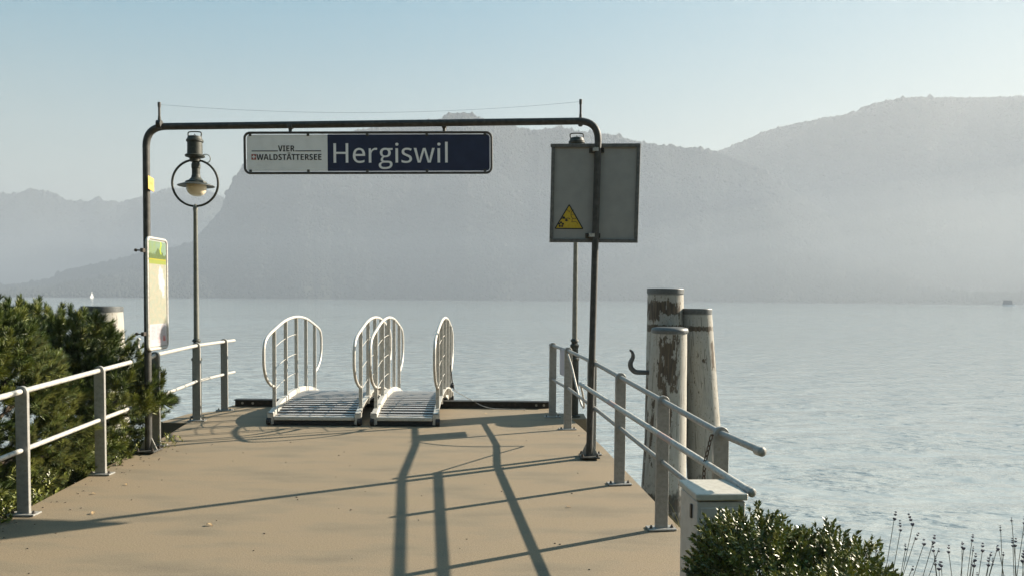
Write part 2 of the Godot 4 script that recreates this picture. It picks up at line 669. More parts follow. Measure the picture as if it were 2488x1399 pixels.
func build_mountains() -> void:
	M.forest = plain(lin(0.017, 0.021, 0.014), 0.95)
	M.slope = worn([[0.0, lin(0.018, 0.024, 0.014)], [0.5, lin(0.022, 0.028, 0.017)], [1.0, lin(0.027, 0.033, 0.019)]], 0.0016, 0.95, 0.0, 0.03, 0.0, 40)
	make_range("mountain", "pale blue distant ridge at the left behind the street lamp", "mountain", [[-0.95, 0.05], [-0.78, 0.06], [-0.6939, 0.0727], [-0.6439, 0.0932], [-0.5902, 0.1071], [-0.5752, 0.1097], [-0.5617, 0.1157], [-0.5443, 0.1135], [-0.5285, 0.1055], [-0.5103, 0.1044], [-0.4979, 0.1085], [-0.4748, 0.1067], [-0.4489, 0.1165], [-0.4223, 0.1264], [-0.3952, 0.1286], [-0.3721, 0.1251], [-0.359, 0.1178], [-0.2857, 0.0843], [-0.184, 0.045], [-0.1, 0.01]], 8200.0, 6200.0, 120.0, 0.9, M.slope, 30000, 20.0, 50)
	make_range("mountain", "steep wooded mountain in the middle with a cliff falling to a low headland", "mountain", [[-0.66, 0.0], [-0.6455, 0.0022], [-0.5767, 0.0083], [-0.5535, 0.0133], [-0.5417, 0.0172], [-0.5296, 0.0258], [-0.5194, 0.0279], [-0.4925, 0.0352], [-0.4756, 0.0399], [-0.4518, 0.0474], [-0.4185, 0.0548], [-0.398, 0.0619], [-0.3817, 0.0808], [-0.3629, 0.1041], [-0.3552, 0.1295], [-0.3437, 0.1487], [-0.3389, 0.1596], [-0.3147, 0.1788], [-0.2353, 0.2026], [-0.158, 0.2184], [-0.0922, 0.2286], [-0.0843, 0.2357], [-0.0657, 0.2377], [-0.047, 0.2334], [-0.0363, 0.2293], [0.0013, 0.2207], [0.0281, 0.2155], [0.0494, 0.2192], [0.0628, 0.2202], [0.0815, 0.2153], [0.108, 0.2123], [0.1344, 0.2081], [0.166, 0.1985], [0.1971, 0.1934], [0.2381, 0.1894], [0.2573, 0.185], [0.313, 0.1592], [0.3851, 0.1061], [0.4753, 0.0453]], 3600.0, 2500.0, 90.0, 0.8, M.slope, 130000, 10.5, 60)
	make_range("mountain", "long high mountain on the right rising from a saddle", "mountain", [[0.1354, 0.1327], [0.2078, 0.1681], [0.2573, 0.185], [0.283, 0.1931], [0.3121, 0.2058], [0.3454, 0.2137], [0.3827, 0.2183], [0.4099, 0.2209], [0.4363, 0.2305], [0.4621, 0.234], [0.4799, 0.234], [0.5122, 0.2293], [0.5519, 0.2243], [0.5852, 0.2216], [0.6597, 0.2166], [0.7235, 0.1922], [0.85, 0.17], [1.0, 0.12]], 5200.0, 3600.0, 150.0, 1.0, M.slope, 90000, 12.0, 70)
	make_range("hill", "broad pale hill low in the haze before the right mountain", "hill", [[0.0, 0.0], [0.073, 0.0073], [0.1207, 0.037], [0.1678, 0.0689], [0.2192, 0.0974], [0.2645, 0.1147], [0.3137, 0.1226], [0.3614, 0.1269], [0.4074, 0.1323], [0.4516, 0.1343], [0.4943, 0.1252], [0.5354, 0.1089], [0.5888, 0.0924], [0.664, 0.0756], [0.7278, 0.0562], [0.9, 0.03]], 3900.0, 2900.0, 70.0, 0.9, M.slope, 60000, 10.0, 80)
	make_range("shore", "low wooded shore strip at the right end of the lake", "shore", [[0.32, 0.0], [0.36, 0.001], [0.3874, 0.003], [0.4236, 0.0125], [0.4546, 0.0108], [0.4972, 0.0132], [0.538, 0.0096], [0.5912, 0.0066], [0.666, 0.0078], [0.9, 0.006]], 2800.0, 2600.0, 3.0, 0.8, M.slope, 6000, 11.0, 90)


func build_pier() -> void:
	# the walked slab: ramp and level pier head, with a bump out at each lamp
	var left := [Vector2(-3.86, 1.5), Vector2(-3.84, -5.9), Vector2(-3.87, -8.15), Vector2(-3.9, -8.5), Vector2(-4.05, -9.45), Vector2(-4.42, -9.5), Vector2(-4.36, -10.2), Vector2(-4.1, -10.45), Vector2(-4.06, -11.1)]
	var right := [Vector2(2.24, 1.5), Vector2(1.28, -5.577), Vector2(0.98, -8.15), Vector2(0.885, -9.14), Vector2(0.8, -10.0), Vector2(1.0, -10.02), Vector2(1.0, -10.5), Vector2(0.64, -10.52), Vector2(0.6, -11.0)]
	var zs := [1.5, -5.8, -8.15, -8.5, -9.3, -9.55, -10.0, -10.03, -10.35, -10.5, -10.55, -11.05]
	var outline: Array[Vector2] = []
	for p: Vector2 in left:
		outline.append(p)
	right.reverse()
	for p: Vector2 in right:
		outline.append(p)
	var b := MB.new()
	var ramp_part := PackedVector2Array([Vector2(-3.86, 1.5), Vector2(-3.84, -5.9), Vector2(-3.87, RAMP_Z), Vector2(0.98, RAMP_Z), Vector2(1.28, -5.577), Vector2(2.24, 1.5)])
	var head := PackedVector2Array([Vector2(-3.87, RAMP_Z)])
	for i in range(3, left.size()):
		head.append(left[i])
	for i in range(0, right.size() - 3):
		head.append(right[i])
	head.append(Vector2(0.98, RAMP_Z))
	for part: PackedVector2Array in [ramp_part, head]:
		var base := b.v.size()
		for p in part:
			b.vert(Vector3(p.x, deck_y(p.y), p.y), Vector3.UP, p)
		var t := Geometry2D.triangulate_polygon(part)
		for i in range(0, t.size(), 3):
			b.tri(base + t[i], base + t[i + 1], base + t[i + 2])
		var base2 := b.v.size()
		for p in part:
			b.vert(Vector3(p.x, deck_y(p.y) - 0.38, p.y), Vector3.DOWN, p)
		for i in range(0, t.size(), 3):
			b.tri(base2 + t[i], base2 + t[i + 1], base2 + t[i + 2])
	var centre := Vector2(-1.5, -6.0)
	for i in outline.size():
		var p := outline[i]
		var q := outline[(i + 1) % outline.size()]
		var e := q - p
		var o := Vector2(e.y, -e.x)
		if Geometry2D.is_point_in_polygon((p + q) * 0.5 + o.normalized() * 0.01, PackedVector2Array(outline)):
			o = -o
		b.flat([Vector3(p.x, deck_y(p.y), p.y), Vector3(q.x, deck_y(q.y), q.y), Vector3(q.x, deck_y(q.y) - 0.38, q.y), Vector3(p.x, deck_y(p.y) - 0.38, p.y)], Vector3(o.x, 0, o.y))
	var m := b.mesh()
	var a := m.surface_get_arrays(0)
	a[Mesh.ARRAY_TEX_UV2] = a[Mesh.ARRAY_TEX_UV]
	var m2 := ArrayMesh.new()
	m2.add_surface_from_arrays(Mesh.PRIMITIVE_TRIANGLES, a)
	structure("pier_deck", m2, M.concrete, "sandy concrete pier deck sloping up to the level pier head", "pier")


func smooth_path(pts: Array, steps := 6) -> Array:
	var out := []
	var m := pts.size()
	for i in m - 1:
		var p0: Vector3 = pts[maxi(i - 1, 0)]
		var p1: Vector3 = pts[i]
		var p2: Vector3 = pts[i + 1]
		var p3: Vector3 = pts[mini(i + 2, m - 1)]
		for k in steps:
			out.append(p1.cubic_interpolate(p2, p0, p3, float(k) / steps))
	out.append(pts[m - 1])
	return out


func bolt_mesh(r := 0.011, h := 0.014) -> MB:
	var b := MB.new()
	b.lathe([Vector2(r * 1.5, 0), Vector2(r * 1.5, 0.003), Vector2(r, 0.003), Vector2(r, h), Vector2(r * 0.6, h), Vector2(r * 0.6, h * 1.7), Vector2(0, h * 1.7)], Vector3.ZERO, 6)
	return b


# a flat bar standing across the rail, its round top carrying the pipe
func rail_post(parent: Node3D, x: float, z: float, along: Vector3, h := 1.0, w := 0.094, t := 0.03, fixed := true) -> void:
	var base := Vector3(x, deck_y(z), z)
	var ex := along.cross(Vector3.UP).normalized()
	if ex.x < 0.0:
		ex = -ex
	var o := PackedVector2Array([Vector2(-w / 2, 0.008), Vector2(w / 2, 0.008)])
	for k in 13:
		var a := PI * k / 12
		o.append(Vector2(cos(a) * w / 2, h - w / 2 + sin(a) * w / 2))
	var b := MB.new()
	b.plate(o, base, ex, Vector3.UP, t, 0.002)
	var post := obj("post", b, M.galv, parent)
	var pb := MB.new()
	pb.box(base + Vector3(0, 0.007, 0), Vector3(0.21, 0.014, 0.11), 0.003, Basis(ex, Vector3.UP, ex.cross(Vector3.UP)))
	obj("base_plate", pb, M.galv, post)
	if fixed:
		for s: float in [-1.0, 1.0]:
			obj("bolt", bolt_mesh(), M.bolt, post, base + ex * (0.08 * s) + Vector3(0, 0.013, 0.012))


func build_railings() -> void:
	# left railing
	var l := thing("left_railing", "grey pipe railing along the left edge in front of the pine bush", "railing")
	var lp := [[-3.757, -2.2], [-3.763, -4.7], [-3.769, -5.829], [-3.773, -6.94], [-3.767, -8.011], [-4.0, -9.627], [-3.989, -10.526]]
	for i in range(1, lp.size()):
		var d := Vector3(lp[i][0] - lp[i - 1][0], 0, lp[i][1] - lp[i - 1][1]).normalized()
		rail_post(l, lp[i][0], lp[i][1], d if i != 5 else Vector3(-0.07, 0, -1).normalized())
	for hh: Array in [["top_rail", 0.958, 0.022], ["middle_rail", 0.505, 0.0195]]:
		var near := []
		for i in 4:
			near.append(Vector3(lp[i][0], deck_y(lp[i][1]) + hh[1], lp[i][1]))
		near.append(Vector3(-3.772, deck_y(-7.5) + hh[1], -7.5))
		var b := MB.new()
		b.tube(near, hh[2], 12, true, true)
		obj(hh[0], b, M.galv_pale, l)
		var far := [Vector3(-3.75, hh[1] - 0.02, -7.86)]
		for i in range(4, 7):
			far.append(Vector3(lp[i][0], hh[1], lp[i][1]))
		far.append(Vector3(-3.975, hh[1], -10.86))
		b = MB.new()
		b.tube(far, hh[2], 12, true, true)
		obj(hh[0], b, M.galv_pale, l)
	# right railing
	var r := thing("right_railing", "grey pipe railing along the right edge ending in a capped pipe over the water", "railing")
	var rp := [[0.55, -10.154], [0.684, -9.188], [0.826, -7.79], [0.971, -6.752], [1.125, -5.617], [1.268, -4.573]]
	for i in rp.size():
		var j := maxi(i, 1)
		var d := Vector3(rp[j][0] - rp[j - 1][0], 0, rp[j][1] - rp[j - 1][1]).normalized()
		rail_post(r, rp[i][0], rp[i][1], d)
	for hh: Array in [["top_rail", 0.958, 0.0205], ["middle_rail", 0.505, 0.0185]]:
		var p := [Vector3(0.525, hh[1], -10.36)]
		for q: Array in rp:
			p.append(Vector3(q[0], deck_y(q[1]) + hh[1], q[1]))
		p.append(Vector3(1.347, deck_y(-4.077) + hh[1] + 0.02, -4.077) if hh[0] == "top_rail" else Vector3(1.305, deck_y(-4.3) + hh[1], -4.3))
		var b := MB.new()
		b.tube(p, hh[2], 12, true, false)
		obj(hh[0], b, M.galv, r)
	var cap := MB.new()
	cap.tube([Vector3(1.341, deck_y(-4.077) + 0.973, -4.115), Vector3(1.3495, deck_y(-4.077) + 0.975, -4.06)], 0.0265, 12, true, true)
	obj("end_cap", cap, M.galv, r)

	# the barrier pole hung on the inside of the right railing
	var bar := thing("barrier_pole", "pale grey barrier pole with faint red bands hung inside the right railing", "barrier")
	var a0 := Vector3(0.704, 0.712, -7.78)
	var a1 := Vector3(1.258, 0.573, -3.95)
	var at := func(t: float) -> Vector3: return a0.lerp(a1, t)
	var marks := [0.0, 0.29, 0.345, 0.63, 0.70, 1.0]
	for i in 5:
		var b := MB.new()
		b.tube([at.call(marks[i]), at.call(marks[i + 1])], 0.0215, 14, i == 0 or i == 4, true)
		var o := obj("pole" if i % 2 == 0 else "red_band", b, M.galv_pale if i % 2 == 0 else M.faded_red, bar)
		if i % 2 == 1:
			o.set_meta("label", "faded red band round the pole")
	var cp := MB.new()
	cp.tube([at.call(0.992), at.call(1.004)], 0.0245, 14, true, true)
	obj("end_cap", cp, M.galv, bar)
	# its hanging strap by the second post
	var st := thing("hanging_strap", "thin pale rod bent in a V between the second right post and the pole end", "strap")
	var b := MB.new()
	b.tube(smooth_path([Vector3(0.672, 0.93, -9.12), Vector3(0.70, 0.80, -8.85), Vector3(0.735, 0.60, -8.62), Vector3(0.775, 0.43, -8.5), Vector3(0.80, 0.375, -8.45), Vector3(0.806, 0.395, -8.40), Vector3(0.788, 0.48, -8.26), Vector3(0.75, 0.60, -8.02), Vector3(0.708, 0.708, -7.79)], 6), 0.011, 8)
	obj("rod", b, M.galv_pale, st)

	# a notice plate on the second post
	var n := thing("notice_plate", "small grey-violet plate hung on the far right rail, seen nearly edge-on", "plate")
	b = MB.new()
	var nx := Vector3(0.137, 0, 0.9906)
	b.plate(round_rect(0.35, 0.33, 0.008, 3), Vector3(0.632, 0.80, -9.385), nx, Vector3.UP, 0.005, 0.001)
	obj("plate", b, plain(lin(0.34, 0.33, 0.38), 0.5), n)
	for t: float in [-0.12, 0.12]:
		b = MB.new()
		b.box(Vector3(0.640, 0.945, -9.385) + nx * t, Vector3(0.03, 0.05, 0.02), 0.002)
		obj("bracket", b, M.galv, n)

	# chain on the last post
	var c := thing("rusty_chain", "short rusty chain hanging from the last right railing post to the pole", "chain")
	var y := 0.0
	var p := Vector3(1.205, 0.745, -4.56)
	for k in 9:
		var lb := MB.new()
		var pts := []
		for q in 17:
			var g := TAU * q / 16
			var w := Vector3(cos(g) * 0.010, sin(g) * 0.019, 0)
			if k % 2 == 1:
				w = Vector3(0, w.y, w.x)
			pts.append(w.rotated(Vector3.FORWARD, 0.25 if k < 5 else 0.05).rotated(Vector3.UP, 0.5))
		lb.tube(pts, 0.0038, 6, false)
		obj("link", lb, M.rust, c, p)
		p += Vector3(-0.0085 if k < 5 else -0.003, -0.0295, 0.006)
	b = MB.new()
	b.tube([Vector3(1.235, 0.76, -4.57), Vector3(1.205, 0.765, -4.56)], 0.006, 8)
	obj("staple", b, M.rust, c)


func build_gantry() -> void:
	var g := thing("pipe_gantry", "tall portal of bent steel pipe spanning the pier", "gantry")
	var r := 0.034
	var lb := Vector3(-3.722, -0.021, -7.753)
	var rb := Vector3(0.793, -0.026, -7.655)
	var lt := Vector3(-3.712, 3.282, -7.753)
	var rt := Vector3(0.848, 3.352, -7.655)
	var k := 0.2
	var b := MB.new()
	var ld := (lt - lb).normalized()
	var rd := (rt - rb).normalized()
	b.tube([lb, lt - ld * k], r, 16)
	obj("post", b, M.galv_dark, g)
	b = MB.new()
	b.tube([rb, rt - rd * k], r, 16)
	obj("post", b, M.galv_dark, g)
	var across := (rt - lt).normalized()
	var path := [lt - ld * (k + 0.01)]
	for i in 9:
		var t := float(i) / 8
		path.append((lt - ld * k).lerp(lt, t).lerp(lt.lerp(lt + across * k, t), t))
	for i in 9:
		var t := float(i) / 8
		path.append((rt - across * k).lerp(rt, t).lerp(rt.lerp(rt - rd * k, t), t))
	path.append(rt - rd * (k + 0.01))
	b = MB.new()
	b.tube(path, r + 0.0012, 16)
	obj("crossbeam", b, M.galv_dark, g)
	# feet
	for e: Array in [[lb, 1.0], [rb, -1.0]]:
		var o: Vector3 = e[0]
		b = MB.new()
		b.box(Vector3(o.x, deck_y(o.z) + 0.019, o.z), Vector3(0.2, 0.016, 0.2), 0.003)
		var f := obj("base_plate", b, M.galv_dark, g)
		for q: Array in [[-1, -1], [1, -1], [-1, 1], [1, 1]]:
			obj("bolt", bolt_mesh(0.013, 0.018), M.bolt, f, Vector3(o.x + q[0] * 0.075, deck_y(o.z) + 0.026, o.z + q[1] * 0.075))
		for q: float in [-1.0, 1.0]:
			b = MB.new()
			b.plate(PackedVector2Array([Vector2(0, 0), Vector2(0.06 * q, 0), Vector2(0, 0.13)]), Vector3(o.x + q * 0.03, deck_y(o.z) + 0.027, o.z), Vector3.RIGHT, Vector3.UP, 0.01, 0.001)
			obj("gusset", b, M.galv, g)
	# the two short uprights on the beam and the wire between them
	var ends := []
	for e: Array in [[-3.556, 3.30, 3.515], [0.672, 3.355, 3.575]]:
		b = MB.new()
		b.tube([Vector3(e[0], e[1], -7.71), Vector3(e[0], e[2] - 0.04, -7.71)], 0.0115, 10)
		b.tube([Vector3(e[0], e[2] - 0.045, -7.71), Vector3(e[0], e[2], -7.71)], 0.0155, 10, true, true)
		b.tube([Vector3(e[0], e[1] - 0.045, -7.71), Vector3(e[0], e[1] + 0.075, -7.71)], [0.02, 0.0135], 10)
		obj("upright", b, M.galv_dark, g)
		b = MB.new()
		b.tube([Vector3(e[0] - 0.022, e[1], -7.71), Vector3(e[0] + 0.022, e[1], -7.71)], r + 0.007, 16)
		obj("clamp", b, M.galv_dark, g)
		ends.append(Vector3(e[0], e[2] - 0.02, -7.71))
	var w := []
	for i in 41:
		var t := float(i) / 40
		var sag := 0.095 * 4.0 * t * (1.0 - t)
		w.append((ends[0] as Vector3).lerp(ends[1], t) - Vector3(0, sag, 0))
	b = MB.new()
	b.tube(w, 0.0011, 5)
	obj("wire", b, M.galv_dark, g)


func text_part(parent: Node3D, called: String, words: String, bold: bool, cap: float, left: float, baseline: float, width: float, z: float, mat: Material) -> void:
	var font := SystemFont.new()
	font.font_names = PackedStringArray(["Droid Sans"])
	font.font_weight = 700 if bold else 400
	var t := TextMesh.new()
	t.font = font
	t.font_size = 64
	t.pixel_size = 0.01
	t.depth = 0.02
	t.curve_step = 1.0
	t.horizontal_alignment = HORIZONTAL_ALIGNMENT_LEFT
	t.vertical_alignment = VERTICAL_ALIGNMENT_BOTTOM
	t.text = "H"
	var hb := t.get_aabb()
	var cap0 := hb.size.y
	var base0 := hb.position.y
	var u := t.duplicate() as TextMesh
	u.text = words
	var wb := u.get_aabb()
	var sy := cap / cap0
	var sx := width / wb.size.x
	# the letters as a mesh of their own, already at size
	var src := u.surface_get_arrays(0)
	var vv: PackedVector3Array = src[Mesh.ARRAY_VERTEX]
	for i in vv.size():
		vv[i] = Vector3(left + (vv[i].x - wb.position.x) * sx, baseline + (vv[i].y - base0) * sy, z + vv[i].z * 0.1)
	var a := []
	a.resize(Mesh.ARRAY_MAX)
	a[Mesh.ARRAY_VERTEX] = vv
	a[Mesh.ARRAY_NORMAL] = src[Mesh.ARRAY_NORMAL]
	a[Mesh.ARRAY_INDEX] = src[Mesh.ARRAY_INDEX]
	var m := ArrayMesh.new()
	m.add_surface_from_arrays(Mesh.PRIMITIVE_TRIANGLES, a)
	obj(called, m, mat, parent)


func build_sign() -> void:
	var s := thing("name_sign", "long white and blue landing sign reading Hergiswil in a pipe frame", "sign", Vector3(-1.458, 3.028, -7.70))
	s.rotation.z = 0.0095
	var q := 0.0041778
	var b := MB.new()
	var loop := []
	var rr := round_rect(2.478, 0.402, 0.055, 6)
	for p in rr:
		loop.append(Vector3(p.x, p.y, 0))
	loop.append(loop[0])
	loop.append(loop[1])
	b.tube(loop, 0.0125, 10, false)
	obj("frame", b, M.galv_dark, s)
	# panels: the white one rounded on the left, the blue one on the right
	var panel := func(x0: float, x1: float, left_round: bool) -> MB:
		var pts := PackedVector2Array()
		var h := 0.182
		var rad := 0.035
		for c: Array in [[x1, h, 0.0, not left_round], [x0, h, PI / 2, left_round], [x0, -h, PI, left_round], [x1, -h, 1.5 * PI, not left_round]]:
			if c[3]:
				for k in 6:
					var a: float = c[2] + PI / 2 * k / 5
					pts.append(Vector2(c[0] - signf(c[0] - (x0 + x1) / 2) * rad + cos(a) * rad, c[1] - signf(c[1]) * rad + sin(a) * rad))
			else:
				pts.append(Vector2(c[0], c[1]))
		var m := MB.new()
		m.plate(pts, Vector3.ZERO, Vector3.RIGHT, Vector3.UP, 0.006, 0.001)
		return m
	var div := (797.5 - 895.0) * q
	var wp := obj("white_panel", panel.call(-1.218, div - 0.0005, true), M.sign_white, s)
	var bp := obj("blue_panel", panel.call(div + 0.0005, 1.222, false), M.sign_blue, s)
	wp.set_meta("label", "white panel with the lake's name in black")
	bp.set_meta("label", "dark blue panel with the place name in white")
	var z := 0.0042
	text_part(wp, "lettering", "VIER", true, 0.0575, (678.7 - 895) * q, (373 - 369.5) * q, 40.0 * q, z, M.ink)
	text_part(wp, "lettering", "WALDSTÄTTERSEE", true, 0.0575, (626.6 - 895) * q, (373 - 390.0) * q, 156.2 * q, z, M.ink)
	text_part(bp, "lettering", "Hergiswil", false, 0.194, (811.8 - 895) * q, (373 - 397.0) * q, 274.5 * q, z, M.sign_white)
	for e: Array in [[615.2, 678.2], [720.2, 782.0]]:
		var l := MB.new()
		l.box(Vector3(((e[0] + e[1]) / 2 - 895) * q, (373 - 368.4) * q, z), Vector3((e[1] - e[0]) * q, 0.0085, 0.002), 0.0)
		obj("rule_line", l, M.ink, wp)
	# small square emblem: red ground, white cross
	var ec := Vector3((620.2 - 895) * q, (373 - 382.6) * q, z)
	var e1 := MB.new()
	e1.box(ec, Vector3(0.047, 0.055, 0.002), 0.0)
	obj("red_square", e1, M.sign_red, wp)
	e1 = MB.new()
	e1.plate(PackedVector2Array([Vector2(-0.006, -0.019), Vector2(0.006, -0.019), Vector2(0.006, -0.006), Vector2(0.018, -0.006), Vector2(0.018, 0.006), Vector2(0.006, 0.006), Vector2(0.006, 0.019), Vector2(-0.006, 0.019), Vector2(-0.006, 0.006), Vector2(-0.018, 0.006), Vector2(-0.018, -0.006), Vector2(-0.006, -0.006)]), ec + Vector3(0, 0, 0.0014), Vector3.RIGHT, Vector3.UP, 0.0012, 0.0)
	obj("white_cross", e1, M.sign_white, wp)
	# little clamps between panel and frame, hangers up to the beam
	for px: float in [612.0, 751.0, 893.0, 1036.0, 1176.0]:
		for up: float in [-1.0, 1.0]:
			var c := MB.new()
			c.box(Vector3((px - 895) * q, up * 0.184, 0.002), Vector3(0.026, 0.034, 0.014), 0.002)
			obj("clip", c, M.galv_dark, s)
	for px: Array in [[708.0, 0.262], [1078.0, 0.262]]:
		var x: float = (px[0] - 895) * q
		var c := MB.new()
		c.tube([Vector3(x, 0.205, -0.005), Vector3(x, 0.25, -0.01)], [0.014, 0.02], 10)
		c.box(Vector3(x, 0.262, -0.012), Vector3(0.045, 0.03, 0.075), 0.004)
		obj("hanger", c, M.galv_dark, s)


func build_board() -> void:
	# the back of a large board fixed to the right post
	var s := thing("notice_board", "large grey board seen from the back with a yellow warning triangle", "board", Vector3(0.823, 2.642, -7.715))
	s.rotation = Vector3(0, -0.075, -0.004)
	var w := 0.888
	var h := 0.988
	var b := MB.new()
	b.plate(PackedVector2Array([Vector2(-w / 2 - 0.006, -h / 2), Vector2(w / 2 - 0.008, -h / 2), Vector2(w / 2 + 0.008, h / 2), Vector2(-w / 2 + 0.006, h / 2)]), Vector3.ZERO, Vector3.RIGHT, Vector3.UP, 0.01, 0.001)
	obj("panel", b, M.board_grey, s)
	for e: Array in [[0.0, h / 2 - 0.018, w + 0.012, 0.036], [0.0, -h / 2 + 0.018, w - 0.012, 0.036]]:
		b = MB.new()
		b.box(Vector3(e[0], e[1], 0.014), Vector3(e[2], e[3], 0.022), 0.003)
		obj("frame_bar", b, M.board_rim, s)
	for sx: float in [-1.0, 1.0]:
		b = MB.new()
		b.box(Vector3(sx * (w / 2 - 0.018), 0, 0.0135), Vector3(0.036, h - 0.074, 0.022), 0.003, Basis(Vector3.FORWARD, 0.007 if sx < 0 else 0.013))
		obj("frame_bar", b, M.board_rim, s)
	for y: float in [0.425, -0.425]:
		b = MB.new()
		b.box(Vector3(0.0 + y * 0.03, y, 0.016), Vector3(0.15, 0.045, 0.02), 0.003)
		var c := obj("clamp", b, M.galv_dark, s)
		b = MB.new()
		b.tube([Vector3(y * 0.03 - 0.002, y - 0.018, 0.056), Vector3(y * 0.03 - 0.002, y + 0.018, 0.056)], 0.0405, 14)
		obj("strap", b, M.galv_pale, c)
		for sx: float in [-1.0, 1.0]:
			obj("bolt", bolt_mesh(0.008, 0.01), M.bolt, c, Vector3(y * 0.03 + sx * 0.058, y, 0.026))
	# warning triangle
	var tri := PackedVector2Array([Vector2(-0.139, -0.119), Vector2(0.149, -0.121), Vector2(0.004, 0.126)])
	var o := Vector3(-0.258, -0.238, 0.0)
	b = MB.new()
	b.plate(tri, o + Vector3(0, 0, 0.0068), Vector3.RIGHT, Vector3.UP, 0.0028, 0.0)
	var yt := obj("warning_triangle", b, M.sign_yellow, s)
	yt.set_meta("label", "yellow warning triangle sticker with a black edge")
	var ink := MB.new()
	var strip := func(a: Vector2, c: Vector2, wd: float, into: MB) -> void:
		var d := (c - a).normalized()
		var n := Vector2(-d.y, d.x) * wd / 2
		into.plate(PackedVector2Array([a - n, c - n, c + n, a + n]), o + Vector3(0, 0, 0.009), Vector3.RIGHT, Vector3.UP, 0.0012, 0.0)
	var ins := [tri[0] * 0.97, tri[1] * 0.97, tri[2] * 0.97]
	for i in 3:
		strip.call(ins[i], ins[(i + 1) % 3], 0.011, ink)
	obj("black_edge", ink, M.ink, yt)
	ink = MB.new()
	# a hand wheel, a branch and a small flower in black
	var wc := Vector2(0.057, 0.025)
	for i in 11:
		var a0 := PI * 0.55 + PI * 1.15 * i / 11
		var a1 := PI * 0.55 + PI * 1.15 * (i + 1) / 11
		strip.call(wc + Vector2(cos(a0) * 0.034, sin(a0) * 0.046), wc + Vector2(cos(a1) * 0.034, sin(a1) * 0.046), 0.0055, ink)
	strip.call(wc + Vector2(-0.03, 0.0), wc + Vector2(0.014, 0.002), 0.004, ink)
	strip.call(wc, wc + Vector2(0.02, -0.03), 0.004, ink)
	var br := [Vector2(-0.083, -0.022), Vector2(-0.055, -0.016), Vector2(-0.03, -0.02), Vector2(-0.012, -0.012), Vector2(0.006, -0.014), Vector2(0.016, -0.026)]
	for i in br.size() - 1:
		strip.call(br[i], br[i + 1], 0.006, ink)
	var br2 := [Vector2(-0.03, 0.075), Vector2(-0.008, 0.066), Vector2(0.004, 0.05), Vector2(0.018, 0.07), Vector2(0.03, 0.068)]
	for i in br2.size() - 1:
		strip.call(br2[i], br2[i + 1], 0.0045, ink)
	var br3 := [Vector2(0.035, -0.02), Vector2(0.036, -0.04), Vector2(0.03, -0.052), Vector2(0.055, -0.045), Vector2(0.08, -0.05), Vector2(0.092, -0.07)]
	for i in br3.size() - 1:
		strip.call(br3[i], br3[i + 1], 0.004, ink)
	obj("black_drawing", ink, M.ink, yt)
	ink = MB.new()
	for i in 5:
		var a := TAU * i / 5 + 0.3
		var c := Vector2(-0.076, -0.076) + Vector2(cos(a), sin(a)) * 0.02
		var pet := PackedVector2Array()
		for k in 8:
			pet.append(Vector2(cos(TAU * k / 8) * 0.0115, sin(TAU * k / 8) * 0.0115) + c)
		ink.plate(pet, o + Vector3(0, 0, 0.009), Vector3.RIGHT, Vector3.UP, 0.0012, 0.0)
	for c: Vector2 in [Vector2(-0.022, -0.034), Vector2(-0.05, -0.006)]:
		var pet := PackedVector2Array()
		for k in 9:
			pet.append(Vector2(cos(TAU * k / 9) * 0.015, sin(TAU * k / 9) * 0.011) + c)
		ink.plate(pet, o + Vector3(0, 0, 0.0094), Vector3.RIGHT, Vector3.UP, 0.0012, 0.0)
	obj("flower_drawing", ink, M.ink, yt)


